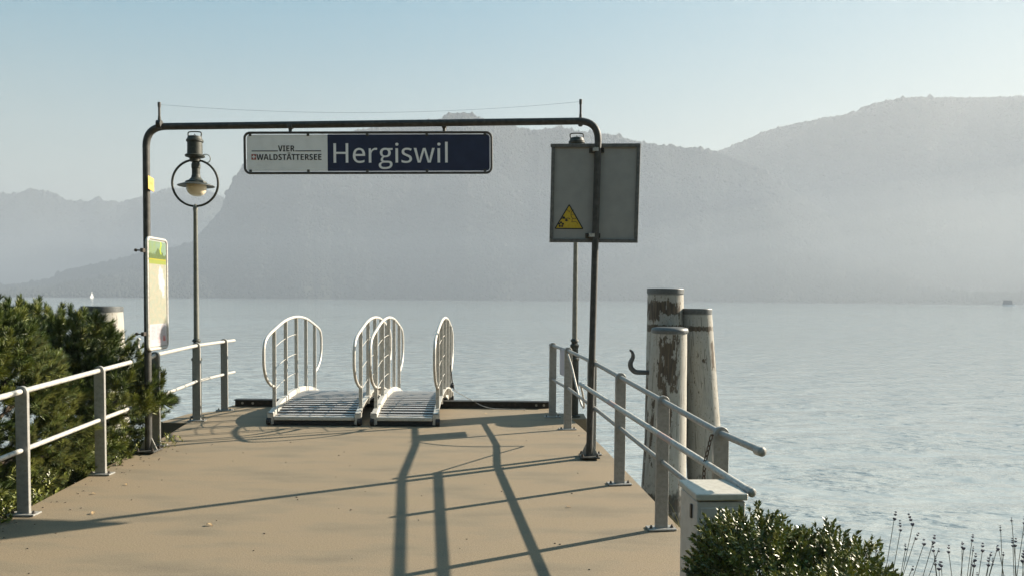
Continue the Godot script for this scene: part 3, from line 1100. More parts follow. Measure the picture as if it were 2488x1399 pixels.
func build_lamps() -> void:
	var make := func(label: String, at: Vector3) -> Node3D:
		var s := thing("street_lamp", label, "street lamp", at, "lamps at the pier head")
		var b := MB.new()
		b.lathe([Vector2(0.0, 0.0), Vector2(0.085, 0.0), Vector2(0.085, 0.02), Vector2(0.058, 0.03), Vector2(0.056, 0.74), Vector2(0.066, 0.75), Vector2(0.066, 0.77), Vector2(0.05, 0.79)], Vector3.ZERO, 20)
		obj("pole_foot", b, M.lamp_green, s)
		b = MB.new()
		b.lathe([Vector2(0.05, 0.785), Vector2(0.047, 0.90), Vector2(0.058, 0.93), Vector2(0.058, 0.95), Vector2(0.04, 0.965), Vector2(0.04, 0.985), Vector2(0.056, 1.0), Vector2(0.05, 1.015), Vector2(0.036, 1.03)], Vector3.ZERO, 20)
		obj("collar", b, M.lamp_green, s)
		b = MB.new()
		b.lathe([Vector2(0.0345, 1.02), Vector2(0.033, 1.4), Vector2(0.026, 2.68), Vector2(0.03, 2.69), Vector2(0.03, 2.72), Vector2(0.028, 2.745), Vector2(0.016, 2.765), Vector2(0.0, 2.77)], Vector3.ZERO, 16, Basis.IDENTITY, false)
		obj("pole", b, M.galv_lamp, s)
		var rc := Vector3(0, 3.04, 0)
		var loop := []
		for i in 50:
			var a := TAU * i / 48
			loop.append(rc + Vector3(sin(a), cos(a), 0) * 0.297)
		b = MB.new()
		b.tube(loop, 0.0145, 10, false)
		obj("ring", b, M.lamp_green, s)
		# drum on top of the ring
		b = MB.new()
		b.lathe([Vector2(0.0, 3.315), Vector2(0.066, 3.315), Vector2(0.068, 3.36), Vector2(0.118, 3.375), Vector2(0.124, 3.392), Vector2(0.112, 3.402), Vector2(0.094, 3.405), Vector2(0.092, 3.56), Vector2(0.106, 3.57), Vector2(0.106, 3.592), Vector2(0.094, 3.6), Vector2(0.084, 3.635), Vector2(0.0, 3.64)], Vector3.ZERO, 26)
		obj("drum", b, M.lamp_green, s)
		b = MB.new()
		b.tube(smooth_path([Vector3(-0.078, 3.63, 0), Vector3(-0.086, 3.66, 0), Vector3(-0.08, 3.688, 0), Vector3(-0.04, 3.697, 0), Vector3(0.04, 3.697, 0), Vector3(0.08, 3.688, 0), Vector3(0.086, 3.66, 0), Vector3(0.078, 3.63, 0)], 4), 0.008, 8)
		b.tube([Vector3(-0.02, 3.635, 0), Vector3(0.0, 3.668, 0), Vector3(0.02, 3.635, 0)], 0.005, 6)
		obj("bail", b, M.lamp_green, s)
		b = MB.new()
		b.tube(smooth_path([Vector3(0.09, 3.38, 0.02), Vector3(0.14, 3.405, 0.02), Vector3(0.19, 3.39, 0.02), Vector3(0.205, 3.35, 0.015), Vector3(0.19, 3.315, 0.01), Vector3(0.165, 3.305, 0.0)], 5), 0.006, 6)
		obj("cable", b, M.galv_lamp, s)
		b = MB.new()
		b.lathe([Vector2(0.03, 3.32), Vector2(0.05, 3.30), Vector2(0.056, 3.275), Vector2(0.056, 3.235), Vector2(0.05, 3.225), Vector2(0.05, 3.15), Vector2(0.06, 3.11), Vector2(0.09, 3.075), Vector2(0.128, 3.06), Vector2(0.135, 3.04), Vector2(0.225, 3.008), Vector2(0.228, 3.0), Vector2(0.13, 3.02), Vector2(0.0, 3.03)], Vector3(0.012, 0.0, 0), 28)
		obj("shade", b, M.lamp_green, s)
		b = MB.new()
		b.lathe([Vector2(0.118, 3.028), Vector2(0.124, 2.99), Vector2(0.121, 2.955), Vector2(0.108, 2.92), Vector2(0.085, 2.892), Vector2(0.05, 2.874), Vector2(0.0, 2.868)], Vector3(0.016, 0, 0), 28, Basis.IDENTITY, false)
		obj("globe", b, M.opal, s)
		return s
	var l: Node3D = make.call("green-black ring lamp beside the left railing with its whole globe in view", Vector3(-4.112, 0.0, -9.9))
	var r := copy(l, "street_lamp", "second ring lamp standing mostly hidden behind the large grey board")
	r.position = Vector3(0.842, 0.0, -10.2)
	r.scale = Vector3.ONE * 1.022


func build_info_board() -> void:
	var s := thing("map_board", "narrow sunlit map board in a rounded frame on the left gantry post", "board", Vector3(-3.668, 1.60, -7.865))
	# local z runs towards the viewer; the printed face looks right, over the pier
	s.rotation.y = 0.02
	var w := 0.445
	var h := 1.125
	var loop := []
	for p in round_rect(w, h, 0.05, 5):
		loop.append(Vector3(0, p.y, p.x))
	loop.append(loop[0])
	loop.append(loop[1])
	var b := MB.new()
	b.tube(loop, 0.016, 10, false)
	obj("frame", b, M.galv_pale, s)
	var f := MB.new()
	var ow := w - 0.03
	var oh := h - 0.03
	f.box(Vector3.ZERO, Vector3(0.008, oh, ow), 0.001)
	obj("panel", f, M.board_grey, s)
	var sheet := MB.new()
	var k := []
	for e: Array in [[1, 1, 0, 0], [-1, 1, 1, 0], [-1, -1, 1, 1], [1, -1, 0, 1]]:
		k.append(sheet.vert(Vector3(0.0075, e[1] * (oh / 2 - 0.012), e[0] * (ow / 2 - 0.012)), Vector3.RIGHT, Vector2(e[2], e[3])))
	sheet.quad(k[0], k[1], k[2], k[3])
	obj("printed_map", sheet, M.map_print, s)
	for y: float in [0.43, -0.40]:
		var c := MB.new()
		c.box(Vector3(-0.02, y, w / 2 + 0.02), Vector3(0.03, 0.04, 0.11), 0.003)
		c.box(Vector3(-0.085, y, w / 2 + 0.055), Vector3(0.02, 0.03, 0.02), 0.003)
		c.tube([Vector3(-0.1, y, w / 2 + 0.055), Vector3(-0.02, y, w / 2 + 0.06)], 0.007, 8)
		obj("clamp", c, M.bolt, s)
	# small yellow plate further up
	var yp := thing("yellow_plate", "small yellow plate high on the left gantry post", "plate", Vector3(-3.664, 2.71, -7.755))
	yp.rotation.y = 1.56
	b = MB.new()
	b.plate(PackedVector2Array([Vector2(-0.06, -0.058), Vector2(0.06, -0.075), Vector2(0.06, 0.058), Vector2(-0.06, 0.075)]), Vector3(-0.012, 0, 0), Vector3.RIGHT, Vector3.UP, 0.006, 0.001)
	obj("plate", b, M.plate_yellow, yp)
	b = MB.new()
	for i in 3:
		b.box(Vector3(-0.03 + i * 0.02, 0.005 - i * 0.002, 0.0036), Vector3(0.012, 0.03, 0.001), 0.0)
	obj("faded_print", b, plain(lin(0.35, 0.22, 0.06), 0.6), yp)
	for y: float in [-0.05, 0.05]:
		b = MB.new()
		b.tube([Vector3(-0.02, y, -0.05), Vector3(-0.02, y, 0.0)], 0.007, 8)
		obj("bolt", b, M.bolt, yp)


func build_gangway(called: String, label: String, x0: float, x1: float) -> Node3D:
	var cx := (x0 + x1) / 2
	var w := x1 - x0
	var s := thing(called, label, "gangway", Vector3(cx, 0, -10.48), "gangways at the pier head")
	var half := 1.14
	var arch := func(z: float) -> float: return 0.075 + 0.195 * (1.0 - (z / 1.2) * (z / 1.2))
	# curved stringers: inner web, outward flange
	for sx: float in [-1.0, 1.0]:
		var b := MB.new()
		var n := 24
		for layer: Array in [[-0.03, -0.075, -0.03, 0.055], [-0.03, 0.055, -0.022, 0.062], [-0.022, 0.062, 0.035, 0.062], [0.035, 0.062, 0.035, 0.045], [0.035, 0.045, -0.018, 0.045], [-0.018, 0.045, -0.018, -0.075], [-0.018, -0.075, -0.03, -0.075]]:
			for i in n:
				var z0 := lerpf(-half, half, float(i) / n)
				var z1 := lerpf(-half, half, float(i + 1) / n)
				var a := Vector3(sx * (w / 2 + layer[0]), layer[1], 0)
				var c := Vector3(sx * (w / 2 + layer[2]), layer[3], 0)
				var y0: float = arch.call(z0)
				var y1: float = arch.call(z1)
				var dirv := Vector3(-(c.y - a.y), (c.x - a.x), 0) * (1.0 if sx < 0 else -1.0) * -1.0
				b.flat([a + Vector3(0, y0, z0), c + Vector3(0, y0, z0), c + Vector3(0, y1, z1), a + Vector3(0, y1, z1)], dirv)
		for e: float in [-half, half]:
			var y0: float = arch.call(e)
			b.box(Vector3(sx * (w / 2 + 0.004), y0 - 0.012, e), Vector3(0.068, 0.13, 0.006), 0.001)
		obj("stringer", b, M.white_alu, s)
	# black non-slip floor under the slats
	var fp := MB.new()
	for i in 24:
		var z0 := lerpf(-half, half, float(i) / 24)
		var z1 := lerpf(-half, half, float(i + 1) / 24)
		var y0: float = arch.call(z0) - 0.012
		var y1: float = arch.call(z1) - 0.012
		var xx := w / 2 - 0.034
		fp.flat([Vector3(-xx, y0, z0), Vector3(xx, y0, z0), Vector3(xx, y1, z1), Vector3(-xx, y1, z1)], Vector3.UP)
		fp.flat([Vector3(-xx, y0 - 0.012, z0), Vector3(xx, y0 - 0.012, z0), Vector3(xx, y1 - 0.012, z1), Vector3(-xx, y1 - 0.012, z1)], Vector3.DOWN)
	obj("floor_plate", fp, M.rubber, s)
	# slats
	var k := 26
	for i in k:
		var z := lerpf(half - 0.1, -half + 0.1, float(i) / (k - 1))
		var y: float = arch.call(z)
		var sl := -2.0 * 0.195 * z / (1.2 * 1.2)
		var b := MB.new()
		b.box(Vector3(0, 0, 0), Vector3(w - 0.075, 0.014, 0.028), 0.003, Basis(Vector3.RIGHT, -atan(sl)))
		obj("slat", b, M.slat, s, Vector3(0, y - 0.004 + 0.0004 * (i % 3), z))
	# end beams and rubber feet
	for e: float in [1.0, -1.0]:
		var y: float = arch.call(e * half)
		var b := MB.new()
		b.box(Vector3(0, y - 0.005, e * (half - 0.02)), Vector3(w - 0.07, 0.05, 0.075), 0.008)
		obj("end_beam", b, M.white_alu, s)
		b = MB.new()
		b.box(Vector3(0, 0.03, e * (half - 0.03)), Vector3(w - 0.02, 0.056, 0.06), 0.006)
		obj("rubber_foot", b, M.rubber, s)
		for sx: float in [-1.0, 1.0]:
			b = MB.new()
			b.tube([Vector3(sx * (w / 2 + 0.005), 0.05, e * (half - 0.01)), Vector3(sx * (w / 2 + 0.055), 0.05, e * (half - 0.01))], 0.046, 14)
			obj("roller", b, M.rubber, s)
			b = MB.new()
			b.box(Vector3(sx * (w / 2 + 0.045), 0.09, e * (half - 0.02)), Vector3(0.012, 0.15, 0.03), 0.002)
			obj("latch", b, M.white_alu, s)
	# balusters, cross rods, handrails
	var zs := [0.975, 0.49, 0.0, -0.49, -0.975]
	var prof := [Vector2(0.975, 0.462), Vector2(1.10, 0.49), Vector2(1.27, 0.585), Vector2(1.36, 0.72), Vector2(1.375, 0.85), Vector2(1.36, 0.985), Vector2(1.26, 1.085), Vector2(0.975, 1.17), Vector2(0.49, 1.275), Vector2(0.0, 1.31)]
	for sx: float in [-1.0, 1.0]:
		var x := sx * (w / 2 + 0.012)
		var path := []
		for p: Vector2 in prof:
			path.append(Vector3(x, p.y, p.x))
		for i in range(prof.size() - 2, -1, -1):
			path.append(Vector3(x, prof[i].y, -prof[i].x))
		var b := MB.new()
		b.tube(smooth_path(path, 5), 0.0185, 12)
		obj("handrail", b, M.white_alu, s)
		var tops := [1.165, 1.27, 1.305, 1.27, 1.165]
		for i in 5:
			var y0: float = arch.call(zs[i])
			var o := MB.new()
			o.box(Vector3(x, (y0 - 0.05 + tops[i]) / 2, zs[i]), Vector3(0.046, tops[i] - y0 + 0.05, 0.013), 0.002)
			obj("baluster", o, M.white_alu, s)
		for f: float in [0.27, 0.53, 0.80]:
			var rod := []
			for i in 9:
				var z := lerpf(0.975, 0.0, float(i) / 8)
				var y0: float = arch.call(z)
				rod.append(Vector3(x, y0 + f, z))
			var o := MB.new()
			o.tube(rod, 0.0042, 6)
			obj("cross_rod", o, M.white_alu, s)
	return s


func build_gangways() -> void:
	build_gangway("gangway", "wider white arched gangway on the left of the pier head", -2.965, -1.905)
	build_gangway("gangway", "narrower white arched gangway on the right with a rope tied to its rail", -1.69, -0.94)
	var kerb := thing("edge_beam", "black steel beam along the far edge of the pier", "beam")
	var b := MB.new()
	b.box(Vector3(-1.73, 0.052, -11.01), Vector3(4.56, 0.104, 0.07), 0.006)
	b.box(Vector3(-1.73, 0.095, -10.95), Vector3(4.56, 0.012, 0.06), 0.003)
	obj("beam", b, M.black_steel, kerb)
	for x: float in [0.36, 0.47, -3.9, -3.75]:
		b = MB.new()
		b.tube([Vector3(x, 0.045, -10.985), Vector3(x, 0.045, -10.965)], 0.018, 10)
		obj("bolt", b, M.galv_pale, kerb)
	# rope tied to the right gangway, its end trailing along the edge
	var r := thing("tie_rope", "dark knotted rope with a pale cord at the right gangway", "rope")
	b = MB.new()
	b.tube(smooth_path([Vector3(-0.925, 0.58, -11.44), Vector3(-0.91, 0.47, -11.43), Vector3(-0.895, 0.36, -11.4), Vector3(-0.88, 0.3, -11.36), Vector3(-0.87, 0.25, -11.3), Vector3(-0.91, 0.27, -11.32), Vector3(-0.88, 0.32, -11.36), Vector3(-0.85, 0.22, -11.22)], 6), 0.008, 7)
	b.ball(Vector3(-0.885, 0.275, -11.33), Vector3(0.03, 0.035, 0.03), 6, 8)
	obj("knot", b, M.rubber, r)
	b = MB.new()
	b.tube(smooth_path([Vector3(-0.85, 0.22, -11.22), Vector3(-0.6, 0.12, -11.0), Vector3(-0.35, 0.025, -10.85), Vector3(-0.05, 0.008, -10.8), Vector3(0.2, 0.008, -10.82)], 8), 0.0055, 6)
	obj("cord", b, M.galv_pale, r)


# one weathered mooring pile; bare lists patches of missing paint as (u, y, du, dy)
func make_pile(called: String, label: String, foot: Vector3, top: Vector3, r0: float, r1: float, bare: Array, s: int, domed: bool) -> Node3D:
	var t := thing(called, label, "mooring pile", foot, "mooring piles")
	var h := top.y - foot.y
	var wpx := 224
	var hpx := 448
	var img := Image.create(wpx, hpx, false, Image.FORMAT_RGB8)
	var f1 := noise(1.0, 4, FastNoiseLite.TYPE_SIMPLEX_SMOOTH, s)
	var f2 := noise(1.0, 3, FastNoiseLite.TYPE_SIMPLEX_SMOOTH, s + 1)
	for j in hpx:
		var v := float(j) / (hpx - 1)
		var y := top.y - v * h
		for i in wpx:
			var u := float(i) / wpx
			var g := TAU * u
			var ax := cos(g) * 0.6
			var az := sin(g) * 0.6
			var streak := f1.get_noise_3d(ax * 14.0, y * 2.2, az * 14.0)
			var blot := f2.get_noise_3d(ax * 5.0, y * 6.0, az * 5.0)
			var fine := f1.get_noise_3d(ax * 40.0, y * 22.0, az * 40.0)
			var bias := -0.52
			for q: Array in bare:
				var du: float = absf(fposmod(u - q[0] + 0.5, 1.0) - 0.5) / q[2]
				var dy: float = absf(y - q[1]) / q[3]
				var m := maxf(du, dy)
				if m < 1.4:
					bias = maxf(bias, 0.28 - pow(m, 3.0) * 0.62)
			var bareness := bias + blot * 0.55 + streak * 0.55 + fine * 0.16
			var paint := Color(0.40, 0.385, 0.34) * (0.9 + 0.25 * streak + 0.15 * blot)
			paint = paint.lerp(Color(0.25, 0.225, 0.175), clampf(streak * 1.0 + blot * 0.7 - 0.05, 0.0, 0.65))
			var wood := Color(0.10, 0.075, 0.05) * (0.85 + 0.8 * maxf(streak, -0.6))
			var c := paint
			if bareness > 0.0:
				c = wood
			elif bareness > -0.05:
				c = Color(0.07, 0.06, 0.05)
			if fine > 0.42 and streak > 0.1:
				c = Color(0.12, 0.10, 0.075)
			var crack := f1.get_noise_3d(ax * 55.0, y * 0.9 + 40.0, az * 55.0)
			if crack > 0.4:
				c = c.lerp(Color(0.05, 0.042, 0.035), clampf((crack - 0.4) * 9.0, 0.0, 0.9))
			c *= 0.93 + 0.14 * f2.get_noise_3d(ax * 70.0, y * 4.0, az * 70.0)
			var wet := smoothstep(-0.95, -1.35, y + blot * 0.35)
			c = c.lerp(Color(0.045, 0.045, 0.035), wet)
			if y < top.y and y > top.y - 0.075 and not domed:
				c = Color(0.17, 0.175, 0.17) * (0.9 + 0.2 * blot)
			c.a = 1.0
			img.set_pixel(i, j, c.linear_to_srgb())
	var m := StandardMaterial3D.new()
	m.albedo_texture = ImageTexture.create_from_image(img)
	m.roughness = 0.72
	var b := MB.new()
	var rows := 40
	var sides := 40
	var grid := []
	for j in rows + 1:
		var v := float(j) / rows
		var row := []
		for i in sides + 1:
			var g := TAU * i / sides
			var d := Vector3(cos(g), 0, sin(g))
			var y := h * (1.0 - v)
			var rr := lerpf(r1, r0, v) * (1.0 + 0.03 * f1.get_noise_3d(d.x * 1.6, y * 0.6, d.z * 1.6) + 0.012 * f1.get_noise_3d(d.x * 9.0, y * 1.5, d.z * 9.0))
			if i == sides:
				rr = v_len(b, row[0], Vector3((top.x - foot.x) * (1.0 - v), y, (top.z - foot.z) * (1.0 - v)))
			row.append(b.vert(Vector3((top.x - foot.x) * (1.0 - v), y, (top.z - foot.z) * (1.0 - v)) + d * rr, d, Vector2(float(i) / sides, v)))
		grid.append(row)
	for j in rows:
		for i in sides:
			b.quad(grid[j][i], grid[j][i + 1], grid[j + 1][i + 1], grid[j + 1][i])
	obj("shaft", b, m, t)
	b = MB.new()
	var tl := top - foot
	if domed:
		b.lathe([Vector2(0.0, 0.03), Vector2(r1 * 0.7, 0.028), Vector2(r1 * 1.02, 0.012), Vector2(r1 * 1.08, -0.02), Vector2(r1 * 1.06, -0.055), Vector2(r1 * 0.9, -0.085), Vector2(r1 * 0.5, -0.1)], tl, 30, Basis.IDENTITY, false)
	else:
		b.lathe([Vector2(0.0, 0.012), Vector2(r1 * 1.03, 0.006), Vector2(r1 * 1.045, 0.0), Vector2(r1 * 1.045, -0.065), Vector2(r1 * 0.98, -0.067)], tl, 30, Basis(Vector3.FORWARD, 0.01))
	obj("cap", b, M.zinc_cap, t)
	return t


func v_len(b: MB, i: int, c: Vector3) -> float:
	return (b.v[i] - c).length()


func build_piles() -> void:
	var tall := make_pile("mooring_pile", "tallest of the three peeling white piles beside the right railing", Vector3(2.254, -3.0, -11.1), Vector3(2.233, 1.737, -11.1), 0.316, 0.256, [[0.27, 1.47, 0.16, 0.11], [0.42, 1.44, 0.1, 0.17], [0.3, 1.18, 0.35, 0.06], [0.47, 0.23, 0.03, 0.5]], 301, false)
	make_pile("mooring_pile", "right-hand pile with a brown stain down its sunny edge", Vector3(3.01, -3.0, -11.12), Vector3(2.673, 1.453, -11.04), 0.306, 0.216, [[0.03, 0.4, 0.04, 0.8], [0.13, 1.18, 0.3, 0.04], [0.12, 0.78, 0.03, 0.23], [0.24, 0.72, 0.03, 0.04]], 302, false)
	make_pile("mooring_pile", "shorter front pile under a round grey cap with bare brown wood below", Vector3(2.10, -3.0, -10.6), Vector3(2.20, 1.18, -10.6), 0.37, 0.238, [[0.285, 0.72, 0.10, 0.42], [0.30, 0.25, 0.035, 0.5], [0.27, -0.1, 0.04, 0.26], [0.4, -0.2, 0.02, 0.5], [0.48, -0.5, 0.03, 0.6], [0.3, -1.2, 0.2, 0.12]], 303, true)
	var hook_r := []
	for i in 43:
		hook_r.append(0.031 + 0.006 * sin(PI * clampf(i / 36.0, 0, 1)) - 0.019 * pow(i / 42.0, 4.0))
	# iron hook on its strap
	var hp := [Vector3(1.99, 0.555, 0), Vector3(1.85, 0.555, 0), Vector3(1.755, 0.562, 0), Vector3(1.693, 0.617, 0), Vector3(1.683, 0.69, 0), Vector3(1.716, 0.77, 0), Vector3(1.708, 0.835, 0), Vector3(1.67, 0.874, 0)]
	var path := []
	for p: Vector3 in hp:
		path.append(p + Vector3(0, 0, -10.75) - tall.position)
	var b := MB.new()
	b.tube(smooth_path(path, 6), hook_r, 12, true, true)
	obj("iron_hook", b, M.iron, tall)
	b = MB.new()
	b.box(Vector3(1.985, 0.56, -10.76) - tall.position, Vector3(0.03, 0.42, 0.07), 0.005)
	obj("strap", b, M.iron, tall)
	var lp := make_pile("mooring_pile", "lone sunlit white pile behind the pine bush", Vector3(-5.81, -3.0, -11.0), Vector3(-5.93, 1.425, -11.0), 0.35, 0.265, [[0.1, 1.13, 0.05, 0.08], [0.19, 1.10, 0.04, 0.07], [0.25, 1.29, 0.12, 0.04]], 304, false)
	b = MB.new()
	path = []
	for p: Vector3 in [Vector3(-5.6, 0.55, -11.0), Vector3(-5.44, 0.55, -11.0), Vector3(-5.385, 0.60, -11.0), Vector3(-5.38, 0.68, -11.0), Vector3(-5.405, 0.79, -11.0), Vector3(-5.425, 0.87, -11.0), Vector3(-5.42, 0.935, -11.0), Vector3(-5.40, 0.97, -11.0)]:
		path.append(p - lp.position)
	b.tube(smooth_path(path, 5), 0.027, 10, true, true)
	obj("iron_hook", b, M.galv, lp)


func build_box() -> void:
	var s := thing("electric_box", "pale metal cabinet with a slanting lid line beside the right shrub", "cabinet", Vector3(1.085, -0.24, -4.06))
	s.rotation.y = 0.06
	var b := MB.new()
	b.box(Vector3(0, 0.385, 0), Vector3(0.255, 0.77, 0.30), 0.004)
	obj("body", b, M.cabinet, s)
	b = MB.new()
	b.box(Vector3(0, 0.797, 0), Vector3(0.275, 0.036, 0.325), 0.005)
	obj("lid", b, M.cabinet_lid, s)
	b = MB.new()
	b.box(Vector3(0.002, 0.40, 0.1515), Vector3(0.225, 0.68, 0.006), 0.002)
	obj("door", b, M.cabinet, s)
	b = MB.new()
	b.box(Vector3(-0.1315, 0.70, 0.06), Vector3(0.012, 0.075, 0.022), 0.003)
	obj("handle", b, M.bolt, s)
	for y: float in [0.18, 0.32]:
		b = MB.new()
		b.tube([Vector3(-0.125, y, 0.152), Vector3(-0.125, y + 0.03, 0.152)], 0.008, 8)
		obj("hinge", b, M.bolt, s)
	b = MB.new()
	b.tube([Vector3(0.0, 0.69, 0.153), Vector3(0.0, 0.69, 0.17)], 0.012, 10, true, true)
	obj("lock", b, M.galv_pale, s)
	b = MB.new()
	b.box(Vector3(-0.01, 0.022, 0.01), Vector3(0.33, 0.045, 0.37), 0.006)
	obj("foot", b, M.black_steel, s)


func build_boats() -> void:
	var s := thing("sailboat", "tiny white sailing boat far out on the left", "sailboat", Vector3(-862.0, WATER_Y, -1560.0))
	s.rotation.y = 1.2
	var b := MB.new()
	var hull := []
	for i in 9:
		var t := float(i) / 8
		hull.append(Vector3(lerpf(-4.5, 4.8, t), 0.55 + 0.25 * t, 0))
	b.tube(hull, [0.9, 1.2, 1.35, 1.4, 1.35, 1.2, 0.95, 0.6, 0.1], 12)
	obj("hull", b, M.boat_white, s)
	b = MB.new()
	b.tube([Vector3(0.6, 1.0, 0), Vector3(0.6, 14.2, 0)], 0.09, 8)
	obj("mast", b, M.galv_dark, s)
	b = MB.new()
	b.plate(PackedVector2Array([Vector2(0.45, 2.2), Vector2(0.45, 13.8), Vector2(-0.6, 9.5), Vector2(-2.4, 5.2), Vector2(-4.2, 2.2)]), Vector3.ZERO, Vector3.RIGHT, Vector3.UP, 0.06, 0.0)
	obj("mainsail", b, M.boat_white, s)
	b = MB.new()
	b.plate(PackedVector2Array([Vector2(4.6, 1.6), Vector2(0.9, 12.0), Vector2(0.9, 2.2)]), Vector3(0, 0, 0.15), Vector3.RIGHT, Vector3.UP, 0.06, 0.0)
	obj("foresail", b, M.boat_white, s)
	# a boat at the right end of the lake
	var p := thing("lake_ship", "small grey ship on the lake near the right shore", "ship", Vector3(722.0, WATER_Y, -1108.0))
	p.rotation.y = -0.55
	p.scale = Vector3.ONE * 0.55
	b = MB.new()
	b.plate(PackedVector2Array([Vector2(-13, 0.0), Vector2(11, 0.0), Vector2(14.5, 3.2), Vector2(-13.5, 2.8)]), Vector3.ZERO, Vector3.RIGHT, Vector3.UP, 6.0, 0.2)
	obj("hull", b, M.boat_white, p)
	b = MB.new()
	b.box(Vector3(-1, 5.6, 0), Vector3(22, 5.2, 5.2), 0.3)
	obj("cabin", b, M.ship_grey, p)
	b = MB.new()
	b.box(Vector3(-1, 10.8, 0), Vector3(20, 5.0, 5.0), 0.3)
	obj("upper_deck", b, M.ship_grey, p)
	b = MB.new()
	b.box(Vector3(-1, 13.9, 0), Vector3(22.5, 0.7, 5.8), 0.1)
	obj("roof", b, M.galv_dark, p)
	b = MB.new()
	b.ball(Vector3(14.5, 0.6, 1.0), Vector3(4.0, 1.8, 2.6), 8, 12)
	b.ball(Vector3(2.0, 0.2, 3.2), Vector3(12.0, 0.7, 1.2), 8, 12)
	obj("bow_wave", b, M.foam, p)
	# a white buoy near it
	var q := thing("white_buoy", "white dot of a buoy at the right edge of the lake", "buoy", Vector3(733.0, WATER_Y + 1.3, -1090.0))
	b = MB.new()
	b.ball(Vector3.ZERO, Vector3(0.8, 1.2, 0.8), 8, 12)
	obj("float", b, M.boat_white, q)


func build_litter() -> void:
	var leaf := MB.new()
	var ks := []
	for i in 7:
		var t := float(i) / 6
		var wd := sin(PI * t) * 0.018
		var y := 0.012 * sin(PI * t * 1.3) + 0.004
		ks.append([leaf.vert(Vector3(-wd, y + 0.006, t * 0.075 - 0.037), Vector3(0.3, 1, 0).normalized()), leaf.vert(Vector3(0, y, t * 0.075 - 0.037), Vector3.UP), leaf.vert(Vector3(wd, y + 0.006, t * 0.075 - 0.037), Vector3(-0.3, 1, 0).normalized())])
	for i in 6:
		leaf.quad(ks[i][0], ks[i][1], ks[i + 1][1], ks[i + 1][0])
		leaf.quad(ks[i][1], ks[i][2], ks[i + 1][2], ks[i + 1][1])
	var lm := leaf.mesh()
	var spots := [[-3.25, -5.86, 0.3, "dry pale leaf on the deck close to the nearest left post"], [-2.25, -5.62, 1.3, "dry leaf lying alone in the open left part of the deck"], [-3.52, -6.35, 2.0, "brown leaf on the deck between the two near left posts"], [-3.38, -6.62, 0.8, "brown leaf on the deck in front of the second left post"], [-0.35, -10.4, 0.2, "brown leaf on the deck right of the gangways"], [0.47, -6.1, 1.6, "brown leaf on the deck beside the shadow of the right railing"]]
	for e: Array in spots:
		var o := obj("fallen_leaf", lm, M.dry_leaf if (e[0] as float) > -3.6 else M.dry_leaf)
		o.position = Vector3(e[0], deck_y(e[1]) + 0.002, e[1])
		o.rotation.y = e[2]
		o.scale = Vector3.ONE * (0.75 if e[0] > -3.3 and e[0] < -2.0 else 0.5)
		tag(o, e[3], "leaf", "fallen leaves on the deck")
	# crumbs and pebbles strewn on the concrete
	var mm := MultiMesh.new()
	mm.transform_format = MultiMesh.TRANSFORM_3D
	var pb := MB.new()
	pb.ball(Vector3.ZERO, Vector3(1, 0.6, 0.8), 4, 6)
	mm.mesh = pb.mesh()
	mm.instance_count = 150
	for i in 150:
		var x := rng.randf_range(-3.7, 0.9)
		var z := rng.randf_range(-10.8, -4.0)
		if i < 70:
			x = -3.75 + absf(rng.randfn(0.0, 0.22))
			z = rng.randf_range(-8.2, -4.8)
		var sc := rng.randf_range(0.003, 0.008)
		mm.set_instance_transform(i, Transform3D(Basis(Vector3.UP, rng.randf() * TAU).scaled_local(Vector3(sc, sc, sc * rng.randf_range(0.8, 1.8))), Vector3(x, deck_y(z) + sc * 0.3, z)))
	var o := MultiMeshInstance3D.new()
	o.name = numbered("crumbs")
	o.multimesh = mm
	o.material_override = plain(lin(0.09, 0.07, 0.05), 0.9)
	add_child(o, true)
	tag(o, "dark crumbs of bark and grit strewn over the concrete", "grit", "", "stuff")


